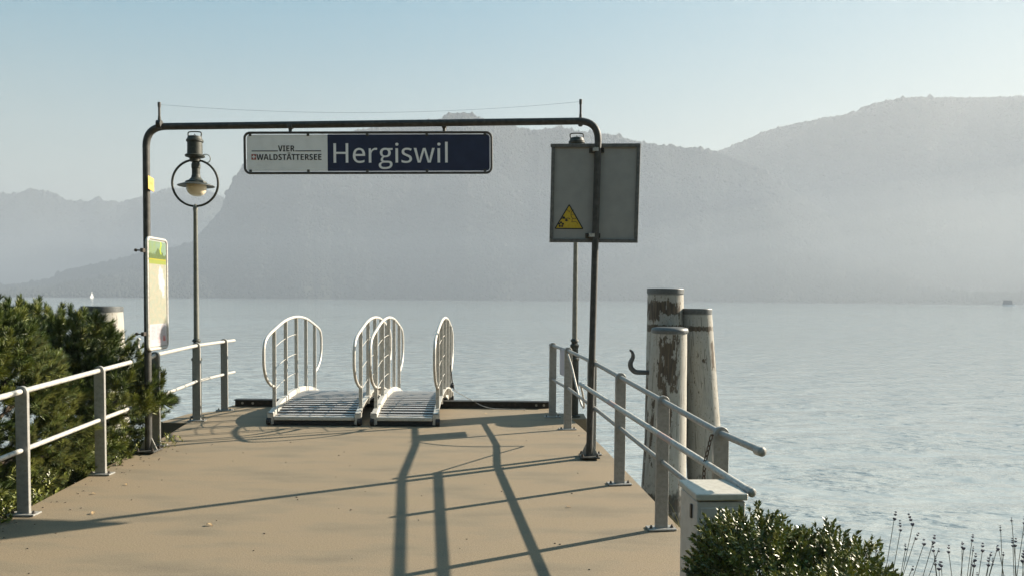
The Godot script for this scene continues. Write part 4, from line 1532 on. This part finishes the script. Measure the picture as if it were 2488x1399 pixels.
func make_object_materials() -> void:
	M.galv_pale = worn([[0.0, lin(0.17, 0.155, 0.125)], [0.28, lin(0.33, 0.32, 0.29)], [0.5, lin(0.40, 0.395, 0.365)], [0.8, lin(0.45, 0.44, 0.41)], [1.0, lin(0.24, 0.22, 0.18)]], 2.6, 0.5, 0.1, 0.035, 0.05, 6)
	M.galv_lamp = worn([[0.0, lin(0.112, 0.119, 0.105)], [0.5, lin(0.175, 0.182, 0.161)], [1.0, lin(0.224, 0.224, 0.203)]], 1.7, 0.5, 0.3, 0.03, 0.04, 19)
	M.lamp_green = worn([[0.0, lin(0.014, 0.017, 0.012)], [0.6, lin(0.028, 0.032, 0.023)], [1.0, lin(0.07, 0.068, 0.05)]], 3.0, 0.6, 0.0, 0.03, 0.04, 23)
	M.faded_red = worn([[0.0, lin(0.315, 0.188, 0.165)], [0.5, lin(0.375, 0.285, 0.262)], [1.0, lin(0.390, 0.352, 0.323)]], 6.0, 0.5, 0.05, 0.04, 0.0, 24)
	M.rust = worn([[0.0, lin(0.05, 0.035, 0.025)], [0.6, lin(0.11, 0.07, 0.045)], [1.0, lin(0.2, 0.12, 0.07)]], 9.0, 0.75, 0.2, 0.04, 0.0, 25)
	M.iron = worn([[0.0, lin(0.06, 0.06, 0.06)], [0.6, lin(0.11, 0.11, 0.105)], [1.0, lin(0.2, 0.19, 0.17)]], 5.0, 0.55, 0.3, 0.04, 0.0, 26)
	M.zinc_cap = worn([[0.0, lin(0.07, 0.077, 0.077)], [0.6, lin(0.105, 0.112, 0.112)], [1.0, lin(0.14, 0.147, 0.147)]], 3.0, 0.5, 0.3, 0.03, 0.0, 27)
	M.sign_white = worn([[0.0, lin(0.76, 0.76, 0.74)], [0.5, lin(0.82, 0.82, 0.80)], [1.0, lin(0.85, 0.85, 0.83)]], 0.8, 0.35, 0.0, 0.03, 0.0, 28)
	M.sign_blue = worn([[0.0, lin(0.012, 0.02, 0.055)], [0.6, lin(0.015, 0.024, 0.066)], [1.0, lin(0.02, 0.03, 0.075)]], 0.8, 0.35, 0.0, 0.03, 0.0, 29)
	M.sign_red = plain(lin(0.336, 0.080, 0.064), 0.4)
	M.ink = plain(lin(0.018, 0.018, 0.02), 0.5)
	M.sign_yellow = worn([[0.0, lin(0.450, 0.300, 0.015)], [0.6, lin(0.555, 0.390, 0.022)], [1.0, lin(0.495, 0.375, 0.060)]], 4.0, 0.4, 0.0, 0.03, 0.0, 30)
	M.plate_yellow = plain(lin(0.562, 0.360, 0.090), 0.45)
	M.board_grey = worn([[0.0, lin(0.265, 0.27, 0.26)], [0.5, lin(0.29, 0.295, 0.28)], [1.0, lin(0.315, 0.315, 0.30)]], 0.9, 0.5, 0.15, 0.025, 0.02, 32)
	M.board_rim = worn([[0.0, lin(0.078, 0.081, 0.078)], [0.6, lin(0.130, 0.133, 0.127)], [1.0, lin(0.176, 0.176, 0.163)]], 2.5, 0.5, 0.3, 0.03, 0.03, 33)
	var op := plain(lin(0.78, 0.68, 0.48), 0.22)
	op.backlight_enabled = true
	op.backlight = Color(0.5, 0.45, 0.34)
	M.opal = op
	M.white_alu = worn([[0.0, lin(0.370, 0.348, 0.303)], [0.4, lin(0.488, 0.466, 0.422)], [0.7, lin(0.548, 0.533, 0.496)], [1.0, lin(0.429, 0.392, 0.326)]], 2.4, 0.42, 0.12, 0.035, 0.03, 34)
	M.slat = worn([[0.0, lin(0.38, 0.37, 0.37)], [0.5, lin(0.50, 0.49, 0.48)], [1.0, lin(0.58, 0.56, 0.55)]], 4.0, 0.45, 0.2, 0.04, 0.05, 35)
	M.rubber = worn([[0.0, lin(0.012, 0.012, 0.013)], [1.0, lin(0.035, 0.033, 0.032)]], 4.0, 0.8, 0.0, 0.04, 0.0, 36)
	M.cabinet = worn([[0.0, lin(0.374, 0.360, 0.331)], [0.5, lin(0.446, 0.432, 0.403)], [1.0, lin(0.490, 0.475, 0.446)]], 1.6, 0.4, 0.1, 0.03, 0.02, 37)
	M.cabinet_lid = worn([[0.0, lin(0.360, 0.338, 0.288)], [0.5, lin(0.446, 0.418, 0.360)], [1.0, lin(0.475, 0.454, 0.396)]], 2.6, 0.45, 0.05, 0.03, 0.02, 38)
	M.boat_white = plain(lin(0.82, 0.81, 0.78), 0.5)
	M.ship_grey = plain(lin(0.07, 0.075, 0.075), 0.6)
	M.foam = plain(lin(0.9, 0.9, 0.9), 0.9)
	M.dry_leaf = worn([[0.0, lin(0.22, 0.12, 0.05)], [0.5, lin(0.42, 0.28, 0.14)], [1.0, lin(0.6, 0.48, 0.3)]], 3.0, 0.7, 0.0, 0.03, 0.0, 39)
	M.bark = worn([[0.0, lin(0.05, 0.035, 0.025)], [0.6, lin(0.10, 0.075, 0.05)], [1.0, lin(0.16, 0.13, 0.10)]], 5.0, 0.9, 0.0, 0.04, 0.1, 41)
	M.straw = leaf_material(lin(0.28, 0.24, 0.08), 0.7, 0.3)
	M.map_print = map_material()


# the printed sheet: a green landscape banner, a pale map with a white lake, small print and a red mark
func map_material() -> StandardMaterial3D:
	var w := 256
	var h := 640
	var img := Image.create(w, h, false, Image.FORMAT_RGB8)
	var f := noise(0.02, 4, FastNoiseLite.TYPE_SIMPLEX_SMOOTH, 61)
	var g := noise(0.05, 3, FastNoiseLite.TYPE_SIMPLEX_SMOOTH, 62)
	for y in h:
		for x in w:
			var v := float(y) / h
			var u := float(x) / w
			var n := f.get_noise_2d(x, y)
			var k := g.get_noise_2d(x * 1.0, y * 1.0)
			var c := Color(0.86, 0.78, 0.55)
			if v < 0.165:
				c = Color(0.62, 0.70, 0.46).lerp(Color(0.60, 0.70, 0.58), clampf(u + n, 0, 1))
				if v > 0.10 + 0.05 * n + 0.03 * sin(u * 9.0):
					c = Color(0.40, 0.46, 0.26).lerp(Color(0.5, 0.57, 0.3), clampf(k + 0.5, 0, 1))
				if absf(u - 0.68 - 0.03 * sin(v * 60.0)) < 0.035 and v < 0.12:
					c = Color(0.82, 0.88, 0.2)
			elif v < 0.215:
				c = Color(0.70, 0.73, 0.32) if v > 0.175 else Color(0.82, 0.76, 0.2)
			elif v < 0.785:
				c = Color(0.84, 0.80, 0.66).lerp(Color(0.78, 0.79, 0.66), clampf(0.5 + n * 1.6, 0, 1))
				var lake := absf(u - 0.78 + 0.13 * sin(v * 7.0) + 0.1 * n) - 0.17 * sin(clampf((v - 0.22) / 0.32, 0, 1) * PI)
				if v < 0.54 and lake < 0.0:
					c = Color(0.93, 0.91, 0.88)
				if absf(n) < 0.014 or absf(k) < 0.02:
					c = c.lerp(Color(0.66, 0.55, 0.36), 0.45)
				if absf(f.get_noise_2d(x + 900, y * 0.7)) < 0.012:
					c = c.lerp(Color(0.45, 0.6, 0.62), 0.5)
			else:
				c = Color(0.93, 0.90, 0.86)
				var line := int(v * 640.0) % 8
				if line < 3 and v > 0.80 and v < 0.93 and k > -0.28 and (u > 0.08 and u < 0.92) and absf(u - 0.36) > 0.025 and absf(u - 0.64) > 0.025:
					c = Color(0.74, 0.68, 0.66)
				if u > 0.76 and u < 0.93 and v > 0.905 and v < 0.955:
					c = Color(0.85, 0.30, 0.28) if n > -0.2 else Color(0.93, 0.7, 0.66)
				if u > 0.45 and u < 0.72 and line < 2 and v > 0.905 and v < 0.965:
					c = Color(0.88, 0.62, 0.58)
			img.set_pixel(x, y, c)
	var m := StandardMaterial3D.new()
	m.albedo_texture = ImageTexture.create_from_image(img)
	m.albedo_color = Color(0.70, 0.71, 0.76)
	m.roughness = 0.3
	return m


func build_banks() -> void:
	var soil := worn([[0.0, lin(0.03, 0.024, 0.016)], [0.6, lin(0.06, 0.048, 0.03)], [1.0, lin(0.1, 0.085, 0.055)]], 0.9, 0.95, 0.0, 0.03, 0.4, 71)
	var f := noise(0.5, 3, FastNoiseLite.TYPE_SIMPLEX_SMOOTH, 72)
	for e: Array in [[-26.0, -3.88, -8.6, "planted bank at the left of the pier under the pine bush"], [1.0, 26.0, -4.35, "planted bank at the right of the pier under the shrubs"]]:
		var b := MB.new()
		var nx := 60
		var nz := 50
		var grid := []
		for i in nx + 1:
			var row := []
			for j in nz + 1:
				var x: float = lerpf(e[0], e[1], pow(float(i) / nx, 0.5 if e[0] < 0.0 else 2.0))
				var z := lerpf(e[2] - 1.6, 6.0, pow(float(j) / nz, 1.5))
				if e[0] > 0.0:
					# follow the slanting edge of the ramp
					x += maxf(0.0, (z + 5.0) * 0.136 + 0.36) * (1.0 - float(i) / nx)
				var y := lerpf(-2.4, -0.24, smoothstep(e[2] - 1.4, e[2] + 0.1, z)) + (deck_y(z) + 0.15) * 0.6 * float(z > e[2]) + 0.05 * f.get_noise_2d(x, z)
				y = minf(y, deck_y(z) - 0.05)
				row.append(b.vert(Vector3(x, y, z), Vector3.UP))
			grid.append(row)
		for i in nx:
			for j in nz:
				b.quad(grid[i][j], grid[i + 1][j], grid[i + 1][j + 1], grid[i][j + 1])
		structure("planted_bank", b, soil, e[3], "bank")
	# the land behind the viewer: a promenade, then the wooded mountainside above the village
	var b := MB.new()
	b.box(Vector3(0, -0.9, 20.0), Vector3(400, 0.6, 30.0), 0.0)
	structure("promenade", b, M.concrete, "shore promenade behind the viewer", "pavement")
	make_hillside()


func make_hillside() -> void:
	var b := MB.new()
	var f := noise(1.0 / 400.0, 4, FastNoiseLite.TYPE_SIMPLEX_SMOOTH, 75)
	var grid := []
	var nx := 70
	var nz := 30
	for i in nx + 1:
		var a := lerpf(-1.45, 1.45, float(i) / nx)
		var row := []
		for j in nz + 1:
			var d := lerpf(36.0, 1700.0, pow(float(j) / nz, 1.6))
			var p := Vector3(sin(a) * d, 0, cos(a) * d + 0.0)
			p.y = -1.0 + 700.0 * pow((d - 36.0) / 1664.0, 0.85) * (0.9 + 0.35 * f.get_noise_2d(p.x, p.z)) * smoothstep(1.5, 1.15, absf(a))
			row.append(b.vert(p, Vector3(0, 1, -0.5).normalized()))
		grid.append(row)
	for i in nx:
		for j in nz:
			b.quad(grid[i][j], grid[i + 1][j], grid[i + 1][j + 1], grid[i][j + 1])
	structure("hillside", b, M.slope, "wooded mountainside behind the viewer", "hill")


# ---------------------------------------------------------------- foliage
# a pine shoot along +y: a stem and rings of thin needles
func shoot_mesh(s: int, length: float, needles: int, nl: float) -> ArrayMesh:
	var r := RandomNumberGenerator.new()
	r.seed = s
	var b := MB.new()
	for i in needles:
		var t := pow(r.randf(), 0.7)
		var a := r.randf() * TAU
		var tilt := lerpf(1.3, 0.3, t) + r.randf_range(-0.15, 0.15)
		var d := Vector3(cos(a) * sin(tilt), cos(tilt), sin(a) * sin(tilt))
		var p := Vector3(0, t * length, 0)
		var l := nl * r.randf_range(0.75, 1.15)
		var tip := p + d * l + Vector3(0, r.randf_range(-0.006, 0.004), 0)
		var w := d.cross(Vector3(r.randf_range(-1, 1), r.randf_range(-1, 1), r.randf_range(-1, 1))).normalized() * 0.0024
		var nor := d.cross(w).normalized()
		var k0 := b.vert(p - w, nor)
		var k1 := b.vert(p + w, nor)
		var k2 := b.vert(tip + w * 0.4, nor)
		var k3 := b.vert(tip - w * 0.4, nor)
		b.quad(k0, k1, k2, k3)
	return b.mesh()


# a leafy twig along +y with small stiff leaves
func sprig_mesh(s: int, length: float, leaves: int, ll: float, lw: float) -> ArrayMesh:
	var r := RandomNumberGenerator.new()
	r.seed = s
	var b := MB.new()
	b.tube([Vector3.ZERO, Vector3(0.002, length, 0)], [0.0016, 0.0008], 3, false)
	for i in leaves:
		var t := float(i + 1) / leaves
		var a := i * 2.4 + r.randf_range(-0.4, 0.4)
		var tilt := lerpf(1.2, 0.45, t) + r.randf_range(-0.25, 0.25)
		var d := Vector3(cos(a) * sin(tilt), cos(tilt), sin(a) * sin(tilt))
		var side := d.cross(Vector3.UP).normalized()
		if side.length() < 0.5:
			side = Vector3.RIGHT
		var up := side.cross(d).normalized()
		var p := Vector3(0, t * length * 0.96, 0)
		var l := ll * r.randf_range(0.75, 1.2)
		var w := lw * r.randf_range(0.8, 1.2)
		# two halves folded on the midrib
		var m0 := p
		var m1 := p + d * l * 0.5 - up * l * 0.03
		var m2 := p + d * l + up * l * -0.06
		for sd: float in [-1.0, 1.0]:
			var e := p + d * l * 0.48 + side * (w * 0.5 * sd) + up * w * 0.13
			var nor := (up - side * (0.25 * sd)).normalized()
			var k0 := b.vert(m0, nor)
			var k1 := b.vert(e, nor)
			var k2 := b.vert(m2, nor)
			var k3 := b.vert(m1, nor)
			b.quad(k0, k1, k2, k3)
	return b.mesh()


# places growing out of the skin of a clump of ellipsoids [centre, radii]; each with an outward direction
func clump_spots(blobs: Array, count: int, lump: FastNoiseLite, rough: float, depth: float, floor_y: float) -> Array:
	var out := []
	var tries := 0
	var areas := []
	var total := 0.0
	for q: Array in blobs:
		var rr: Vector3 = q[1]
		total += rr.x * rr.y + rr.y * rr.z + rr.x * rr.z
		areas.append(total)
	while out.size() < count and tries < count * 12:
		tries += 1
		var pick := rng.randf() * total
		var bi := 0
		while areas[bi] < pick:
			bi += 1
		var c: Vector3 = blobs[bi][0]
		var rad: Vector3 = blobs[bi][1]
		var d := Vector3(rng.randfn(), rng.randfn(), rng.randfn()).normalized()
		var s := 1.0 + rough * lump.get_noise_3d(c.x + d.x * 2.0, c.y + d.y * 2.0, c.z + d.z * 2.0) - depth * pow(rng.randf(), 2.0)
		var p := c + d * rad * s
		if p.y < floor_y:
			continue
		var buried := false
		for k in blobs.size():
			if k != bi:
				var q: Vector3 = (p - (blobs[k][0] as Vector3)) / (blobs[k][1] as Vector3)
				if q.length() < 0.86:
					buried = true
					break
		if buried:
			continue
		out.append([p, (d / rad).normalized()])
	return out


# the spots that show largest become single parts, the rest one mass
func grow(t: Node3D, spots: Array, part: String, mass: String, meshes: Array, mats: Array, mass_mat: StandardMaterial3D, tints: Array, lift: float, jitter: float, lo: float, hi: float, singles: int) -> void:
	var eye := Vector3(0, 1.57, 0)
	var ranked := []
	for e: Array in spots:
		var p: Vector3 = e[0]
		var view := (eye - p)
		var facing: float = view.normalized().dot(e[1])
		var px: float = absf(p.x / maxf(-p.z, 0.1))
		ranked.append([(view.length() if facing > 0.1 and px < 0.64 and p.z < -2.0 else 1000.0 + rng.randf()), e])
	ranked.sort_custom(func(a: Array, b: Array) -> bool: return a[0] < b[0])
	var rest := []
	for i in ranked.size():
		var e: Array = ranked[i][1]
		var dirv: Vector3 = (e[1] + Vector3.UP * lift + Vector3(rng.randfn(), rng.randfn(), rng.randfn()) * jitter).normalized()
		var x := dirv.cross(Vector3(rng.randfn(), rng.randfn(), rng.randfn())).normalized()
		var basis := Basis(x, dirv, x.cross(dirv)).scaled_local(Vector3.ONE * rng.randf_range(lo, hi))
		var tr := Transform3D(basis, (e[0] as Vector3) - t.position)
		if i < singles and ranked[i][0] < 900.0:
			var o := obj(part, meshes[rng.randi() % meshes.size()], mats[rng.randi() % mats.size()], t)
			o.transform = tr
		else:
			rest.append(tr)
	for k in meshes.size():
		var mine := []
		for i in range(k, rest.size(), meshes.size()):
			mine.append(rest[i])
		var mm := MultiMesh.new()
		mm.transform_format = MultiMesh.TRANSFORM_3D
		mm.use_colors = true
		mm.mesh = meshes[k]
		mm.instance_count = mine.size()
		for i in mine.size():
			mm.set_instance_transform(i, mine[i])
			mm.set_instance_color(i, tints[rng.randi() % tints.size()])
		var o := MultiMeshInstance3D.new()
		o.name = mass if k == 0 else "%s_%03d" % [mass, k]
		o.multimesh = mm
		o.material_override = mass_mat
		o.set_meta("kind", "stuff")
		t.add_child(o, true)


func leaf_material(c: Color, rough: float, back: float, spec := 0.5) -> StandardMaterial3D:
	var m := plain(c, rough)
	m.backlight_enabled = true
	m.backlight = Color(back, back, back * 0.6)
	m.metallic_specular = spec
	return m


func build_pine() -> void:
	var t := thing("pine_bush", "broad dark green mountain pine bush behind the left railing", "bush", Vector3(-5.4, -0.25, -6.6))
	var blobs := [
		[Vector3(-5.1, 0.42, -7.95), Vector3(1.2, 0.95, 0.85)],
		[Vector3(-4.15, 0.3, -7.75), Vector3(0.60, 0.5, 0.55)],
		[Vector3(-4.85, 0.2, -6.9), Vector3(0.95, 0.85, 0.9)],
		[Vector3(-5.5, 0.72, -6.6), Vector3(1.3, 1.02, 1.1)],
		[Vector3(-4.8, -0.05, -5.6), Vector3(0.85, 0.8, 0.9)],
		[Vector3(-6.6, 0.5, -7.4), Vector3(1.4, 1.2, 1.3)],
		[Vector3(-5.8, 0.5, -5.0), Vector3(1.3, 1.0, 1.2)],
	]
	var lump := noise(0.75, 3, FastNoiseLite.TYPE_SIMPLEX_SMOOTH, 81)
	var spots := clump_spots(blobs, 11000, lump, 0.3, 0.34, -0.3)
	var keep := []
	for e: Array in spots:
		var p: Vector3 = e[0]
		# what would lean over the deck is cut back, except by the gantry
		var limit := lerpf(-3.88, -3.62, smoothstep(-6.9, -7.5, p.z) * smoothstep(0.2, 0.45, p.y))
		if p.x > limit + 0.1 * lump.get_noise_3d(p.x * 4.0, p.y * 4.0, p.z * 4.0):
			continue
		keep.append(e)
	var meshes := [shoot_mesh(1, 0.095, 120, 0.068), shoot_mesh(2, 0.07, 105, 0.064), shoot_mesh(3, 0.13, 130, 0.058)]
	var greens := [lin(0.058, 0.088, 0.018), lin(0.092, 0.122, 0.022), lin(0.145, 0.162, 0.03), lin(0.042, 0.064, 0.02)]
	var mats := []
	for g: Color in greens:
		mats.append(leaf_material(g, 0.5, 0.35))
	var mass := leaf_material(Color.WHITE, 0.5, 0.35)
	mass.vertex_color_use_as_albedo = true
	var tints := []
	for g: Color in greens:
		tints.append(g.srgb_to_linear())
	# boughs first
	for i in 46:
		var e: Array = keep[rng.randi() % keep.size()]
		var root := Vector3(-5.4 + rng.randf_range(-0.5, 0.6), -0.3, -6.7 + rng.randf_range(-1.0, 1.2))
		var tip: Vector3 = (e[0] as Vector3) - (e[1] as Vector3) * 0.08
		var mid := root.lerp(tip, 0.55) + Vector3(rng.randfn() * 0.1, -0.12, rng.randfn() * 0.1)
		var b := MB.new()
		var path := smooth_path([root - t.position, mid - t.position, tip - t.position], 5)
		var radii := []
		for k in path.size():
			radii.append(lerpf(0.03, 0.006, float(k) / (path.size() - 1)))
		b.tube(path, radii, 6)
		obj("bough", b, M.bark, t)
	grow(t, keep, "needle_shoot", "needles", meshes, mats, mass, tints, 0.55, 0.33, 0.75, 1.25, 290)


func build_shrubs() -> void:
	var meshes := [sprig_mesh(11, 0.09, 18, 0.025, 0.0125), sprig_mesh(12, 0.07, 16, 0.024, 0.012), sprig_mesh(13, 0.1, 20, 0.025, 0.012)]
	var greens := [lin(0.075, 0.095, 0.018), lin(0.115, 0.135, 0.024), lin(0.16, 0.17, 0.034), lin(0.08, 0.095, 0.026)]
	var mats := []
	for g: Color in greens:
		mats.append(leaf_material(g, 0.36, 0.3, 0.5))
	var mass := leaf_material(Color.WHITE, 0.36, 0.3, 0.5)
	mass.vertex_color_use_as_albedo = true
	var tints := []
	for g: Color in greens:
		tints.append(g.srgb_to_linear())
	var lump := noise(2.2, 3, FastNoiseLite.TYPE_SIMPLEX_SMOOTH, 83)
	var t := thing("evergreen_shrub", "glossy small-leaved evergreen shrub in front of the pale cabinet", "shrub", Vector3(1.3, -0.25, -3.3))
	var blobs := [
		[Vector3(1.16, 0.0, -3.42), Vector3(0.27, 0.53, 0.4)],
		[Vector3(1.05, 0.08, -3.56), Vector3(0.15, 0.42, 0.22)],
		[Vector3(1.42, -0.05, -3.35), Vector3(0.34, 0.52, 0.45)],
		[Vector3(1.60, -0.17, -3.3), Vector3(0.33, 0.46, 0.45)],
		[Vector3(1.25, -0.1, -2.95), Vector3(0.4, 0.55, 0.45)],
	]
	grow(t, clump_spots(blobs, 4800, lump, 0.13, 0.3, -0.3), "leafy_twig", "foliage", meshes, mats, mass, tints, 0.5, 0.35, 0.8, 1.2, 290)
	for i in 14:
		var b := MB.new()
		var root := Vector3(rng.randf_range(-0.1, 0.2), 0.0, rng.randf_range(-0.1, 0.2))
		b.tube(smooth_path([root, root + Vector3(rng.randfn() * 0.1, 0.25, rng.randfn() * 0.1), root + Vector3(rng.randfn() * 0.22, 0.55, rng.randfn() * 0.2)], 4), 0.005, 5)
		obj("stem", b, M.bark, t)
	# low ground cover at the foot of the pine
	var g := thing("low_shrub", "low glossy-leaved shrub at the foot of the pine beside the nearest left post", "shrub", Vector3(-4.2, -0.3, -5.9))
	var low := [[Vector3(-4.15, -0.28, -5.6), Vector3(0.32, 0.3, 0.7)], [Vector3(-4.17, -0.25, -6.6), Vector3(0.26, 0.26, 0.7)], [Vector3(-4.1, -0.2, -7.5), Vector3(0.3, 0.28, 0.6)]]
	grow(g, clump_spots(low, 1100, lump, 0.25, 0.3, -0.4), "leafy_twig", "foliage", [sprig_mesh(15, 0.1, 12, 0.04, 0.02), sprig_mesh(16, 0.08, 10, 0.036, 0.019)], mats, mass, tints, 0.5, 0.4, 0.8, 1.3, 80)
	# a weed by the gantry foot and a few blades at the right edge of the deck
	var w := thing("small_weed", "small green weed growing at the foot of the left gantry post", "weed", Vector3(-3.66, 0.0, -8.0))
	for i in 9:
		var o := obj("leafy_twig", sprig_mesh(30 + i, 0.1, 7, 0.035, 0.018), mats[2], w, Vector3(rng.randf_range(-0.07, 0.12), 0.0, rng.randf_range(-0.2, 0.15)))
		o.rotation = Vector3(rng.randfn() * 0.4, rng.randf() * TAU, rng.randfn() * 0.4)
	var gr := thing("grass_tuft", "few yellowish grass blades at the right edge of the deck before the front pile", "grass", Vector3(1.30, -0.3, -5.72))
	for i in 7:
		var b := MB.new()
		blade(b, Vector3(rng.randf_range(-0.03, 0.05), 0, rng.randf_range(-0.12, 0.1)), rng.randf_range(0.22, 0.36), rng.randfn() * 0.12, rng.randfn() * 0.08, 0.006)
		obj("blade", b, M.straw, gr)


func blade(b: MB, p: Vector3, h: float, lx: float, lz: float, w: float) -> void:
	var ks := []
	for i in 5:
		var t := float(i) / 4
		var c := p + Vector3(lx * t * t, h * t, lz * t * t)
		var ww := w * (1.0 - t * 0.92) * 0.5
		ks.append([b.vert(c - Vector3(ww, 0, 0), Vector3(0, 0.2, 1).normalized()), b.vert(c + Vector3(ww, 0, 0.001), Vector3(0, 0.2, 1).normalized())])
	for i in 4:
		b.quad(ks[i][0], ks[i][1], ks[i + 1][1], ks[i + 1][0])


func spike_mesh(s: int, whorls: int) -> ArrayMesh:
	var r := RandomNumberGenerator.new()
	r.seed = s
	var b := MB.new()
	var y := 0.0
	for i in whorls:
		var big := lerpf(1.0, 0.6, float(i) / maxf(whorls - 1, 1))
		for k in 6:
			var a := TAU * k / 6 + r.randf_range(-0.3, 0.3)
			var d := Vector3(cos(a) * 0.6, 0.8, sin(a) * 0.6)
			b.ball(Vector3(0, y, 0) + d * 0.0055 * big, Vector3(0.003, 0.0068, 0.003) * big, 4, 6, Basis(d.cross(Vector3.RIGHT).normalized(), d, d.cross(d.cross(Vector3.RIGHT)).normalized()))
		y += 0.0125 if i > 0 else 0.02
	return b.mesh()


func build_lavender() -> void:
	var spikes := [spike_mesh(1, 2), spike_mesh(2, 3), spike_mesh(3, 4)]
	var head_m := plain(lin(0.10, 0.09, 0.125), 0.85)
	var stem_m := plain(lin(0.11, 0.115, 0.085), 0.8)
	var foliage := leaf_material(lin(0.15, 0.16, 0.11), 0.7, 0.3)
	var plants := [
		["thin flowering lavender just right of the evergreen shrub", Vector3(1.62, 0.0, -3.45), [[0.27, 0.63, -0.02], [0.33, 0.62, 0.03], [0.29, 0.585, 0.0], [0.37, 0.54, -0.02], [0.43, 0.535, 0.02], [0.40, 0.52, 0.0], [0.45, 0.50, 0.03], [0.31, 0.5, 0.01]], 4],
		["sparse lavender standing in the middle of the lavender row", Vector3(2.08, 0.0, -3.5), [[0.07, 0.475, 0.02], [0.12, 0.505, 0.04], [0.02, 0.42, 0.05], [0.24, 0.475, 0.0], [0.19, 0.41, 0.02], [0.29, 0.45, -0.02], [0.05, 0.38, -0.02]], 20],
		["tallest lavender with thick flower heads near the right edge", Vector3(2.40, 0.0, -3.5), [[0.02, 0.565, -0.03], [0.05, 0.62, 0.0], [0.09, 0.615, 0.03], [0.12, 0.575, 0.05], [0.03, 0.52, 0.06], [0.13, 0.545, -0.02], [0.155, 0.55, 0.0], [0.06, 0.5, 0.0], [0.11, 0.49, 0.02], [0.0, 0.48, -0.01], [0.08, 0.44, 0.04]], 26],
		["lavender leaning at the very right edge beside pale grass", Vector3(2.70, 0.0, -3.55), [[0.0, 0.58, 0.0], [0.03, 0.60, 0.03], [-0.03, 0.54, 0.02], [-0.06, 0.5, 0.0], [0.06, 0.57, 0.02], [0.02, 0.5, -0.02], [-0.02, 0.45, 0.03]], 16],
	]
	for q: Array in plants:
		var at: Vector3 = q[1]
		at.y = -0.3
		var t := thing("lavender", q[0], "lavender", at, "lavender row at the right")
		var stalks: Array = q[2].duplicate()
		for i in 12:
			stalks.append([rng.randfn() * 0.11 + 0.17, rng.randf_range(0.28, 0.5), rng.randfn() * 0.05])
		for e: Array in stalks:
			var tip := Vector3(e[0] - 0.12, e[1] + 0.25, e[2])
			var foot := Vector3(tip.x * 0.35 + rng.randfn() * 0.02, 0.05, tip.z * 0.4)
			var b := MB.new()
			b.tube(smooth_path([foot, foot.lerp(tip, 0.5) + Vector3(rng.randfn() * 0.012, 0, 0), tip], 4), 0.0014, 5)
			var st := obj("stalk", b, stem_m, t)
			var o := obj("flower_head", spikes[rng.randi() % 3], head_m, st, tip - Vector3(0, 0.012, 0))
			o.rotation = Vector3(rng.randfn() * 0.15, rng.randf() * TAU, rng.randfn() * 0.15)
			o.scale = Vector3.ONE * rng.randf_range(0.65, 1.25)
		# narrow grey leaves at the base, as one mass
		var lb := MB.new()
		for i in q[3] * 14:
			blade(lb, Vector3(rng.randfn() * 0.09, rng.randf_range(0.0, 0.25), rng.randfn() * 0.08), rng.randf_range(0.08, 0.32), rng.randfn() * 0.05, rng.randfn() * 0.05, 0.0045)
		var l := obj("leaves", lb, foliage, t)
		l.set_meta("kind", "stuff")
	var g := thing("pale_grass", "pale yellow-green grass clump in the bottom right corner", "grass", Vector3(2.62, -0.3, -3.45))
	var b := MB.new()
	for i in 260:
		blade(b, Vector3(rng.randfn() * 0.05, 0, rng.randfn() * 0.06), rng.randf_range(0.45, 0.76), rng.randfn() * 0.06, rng.randfn() * 0.06, 0.004)
	var o := obj("blades", b, leaf_material(lin(0.20, 0.23, 0.09), 0.6, 0.4), g)
	o.set_meta("kind", "stuff")
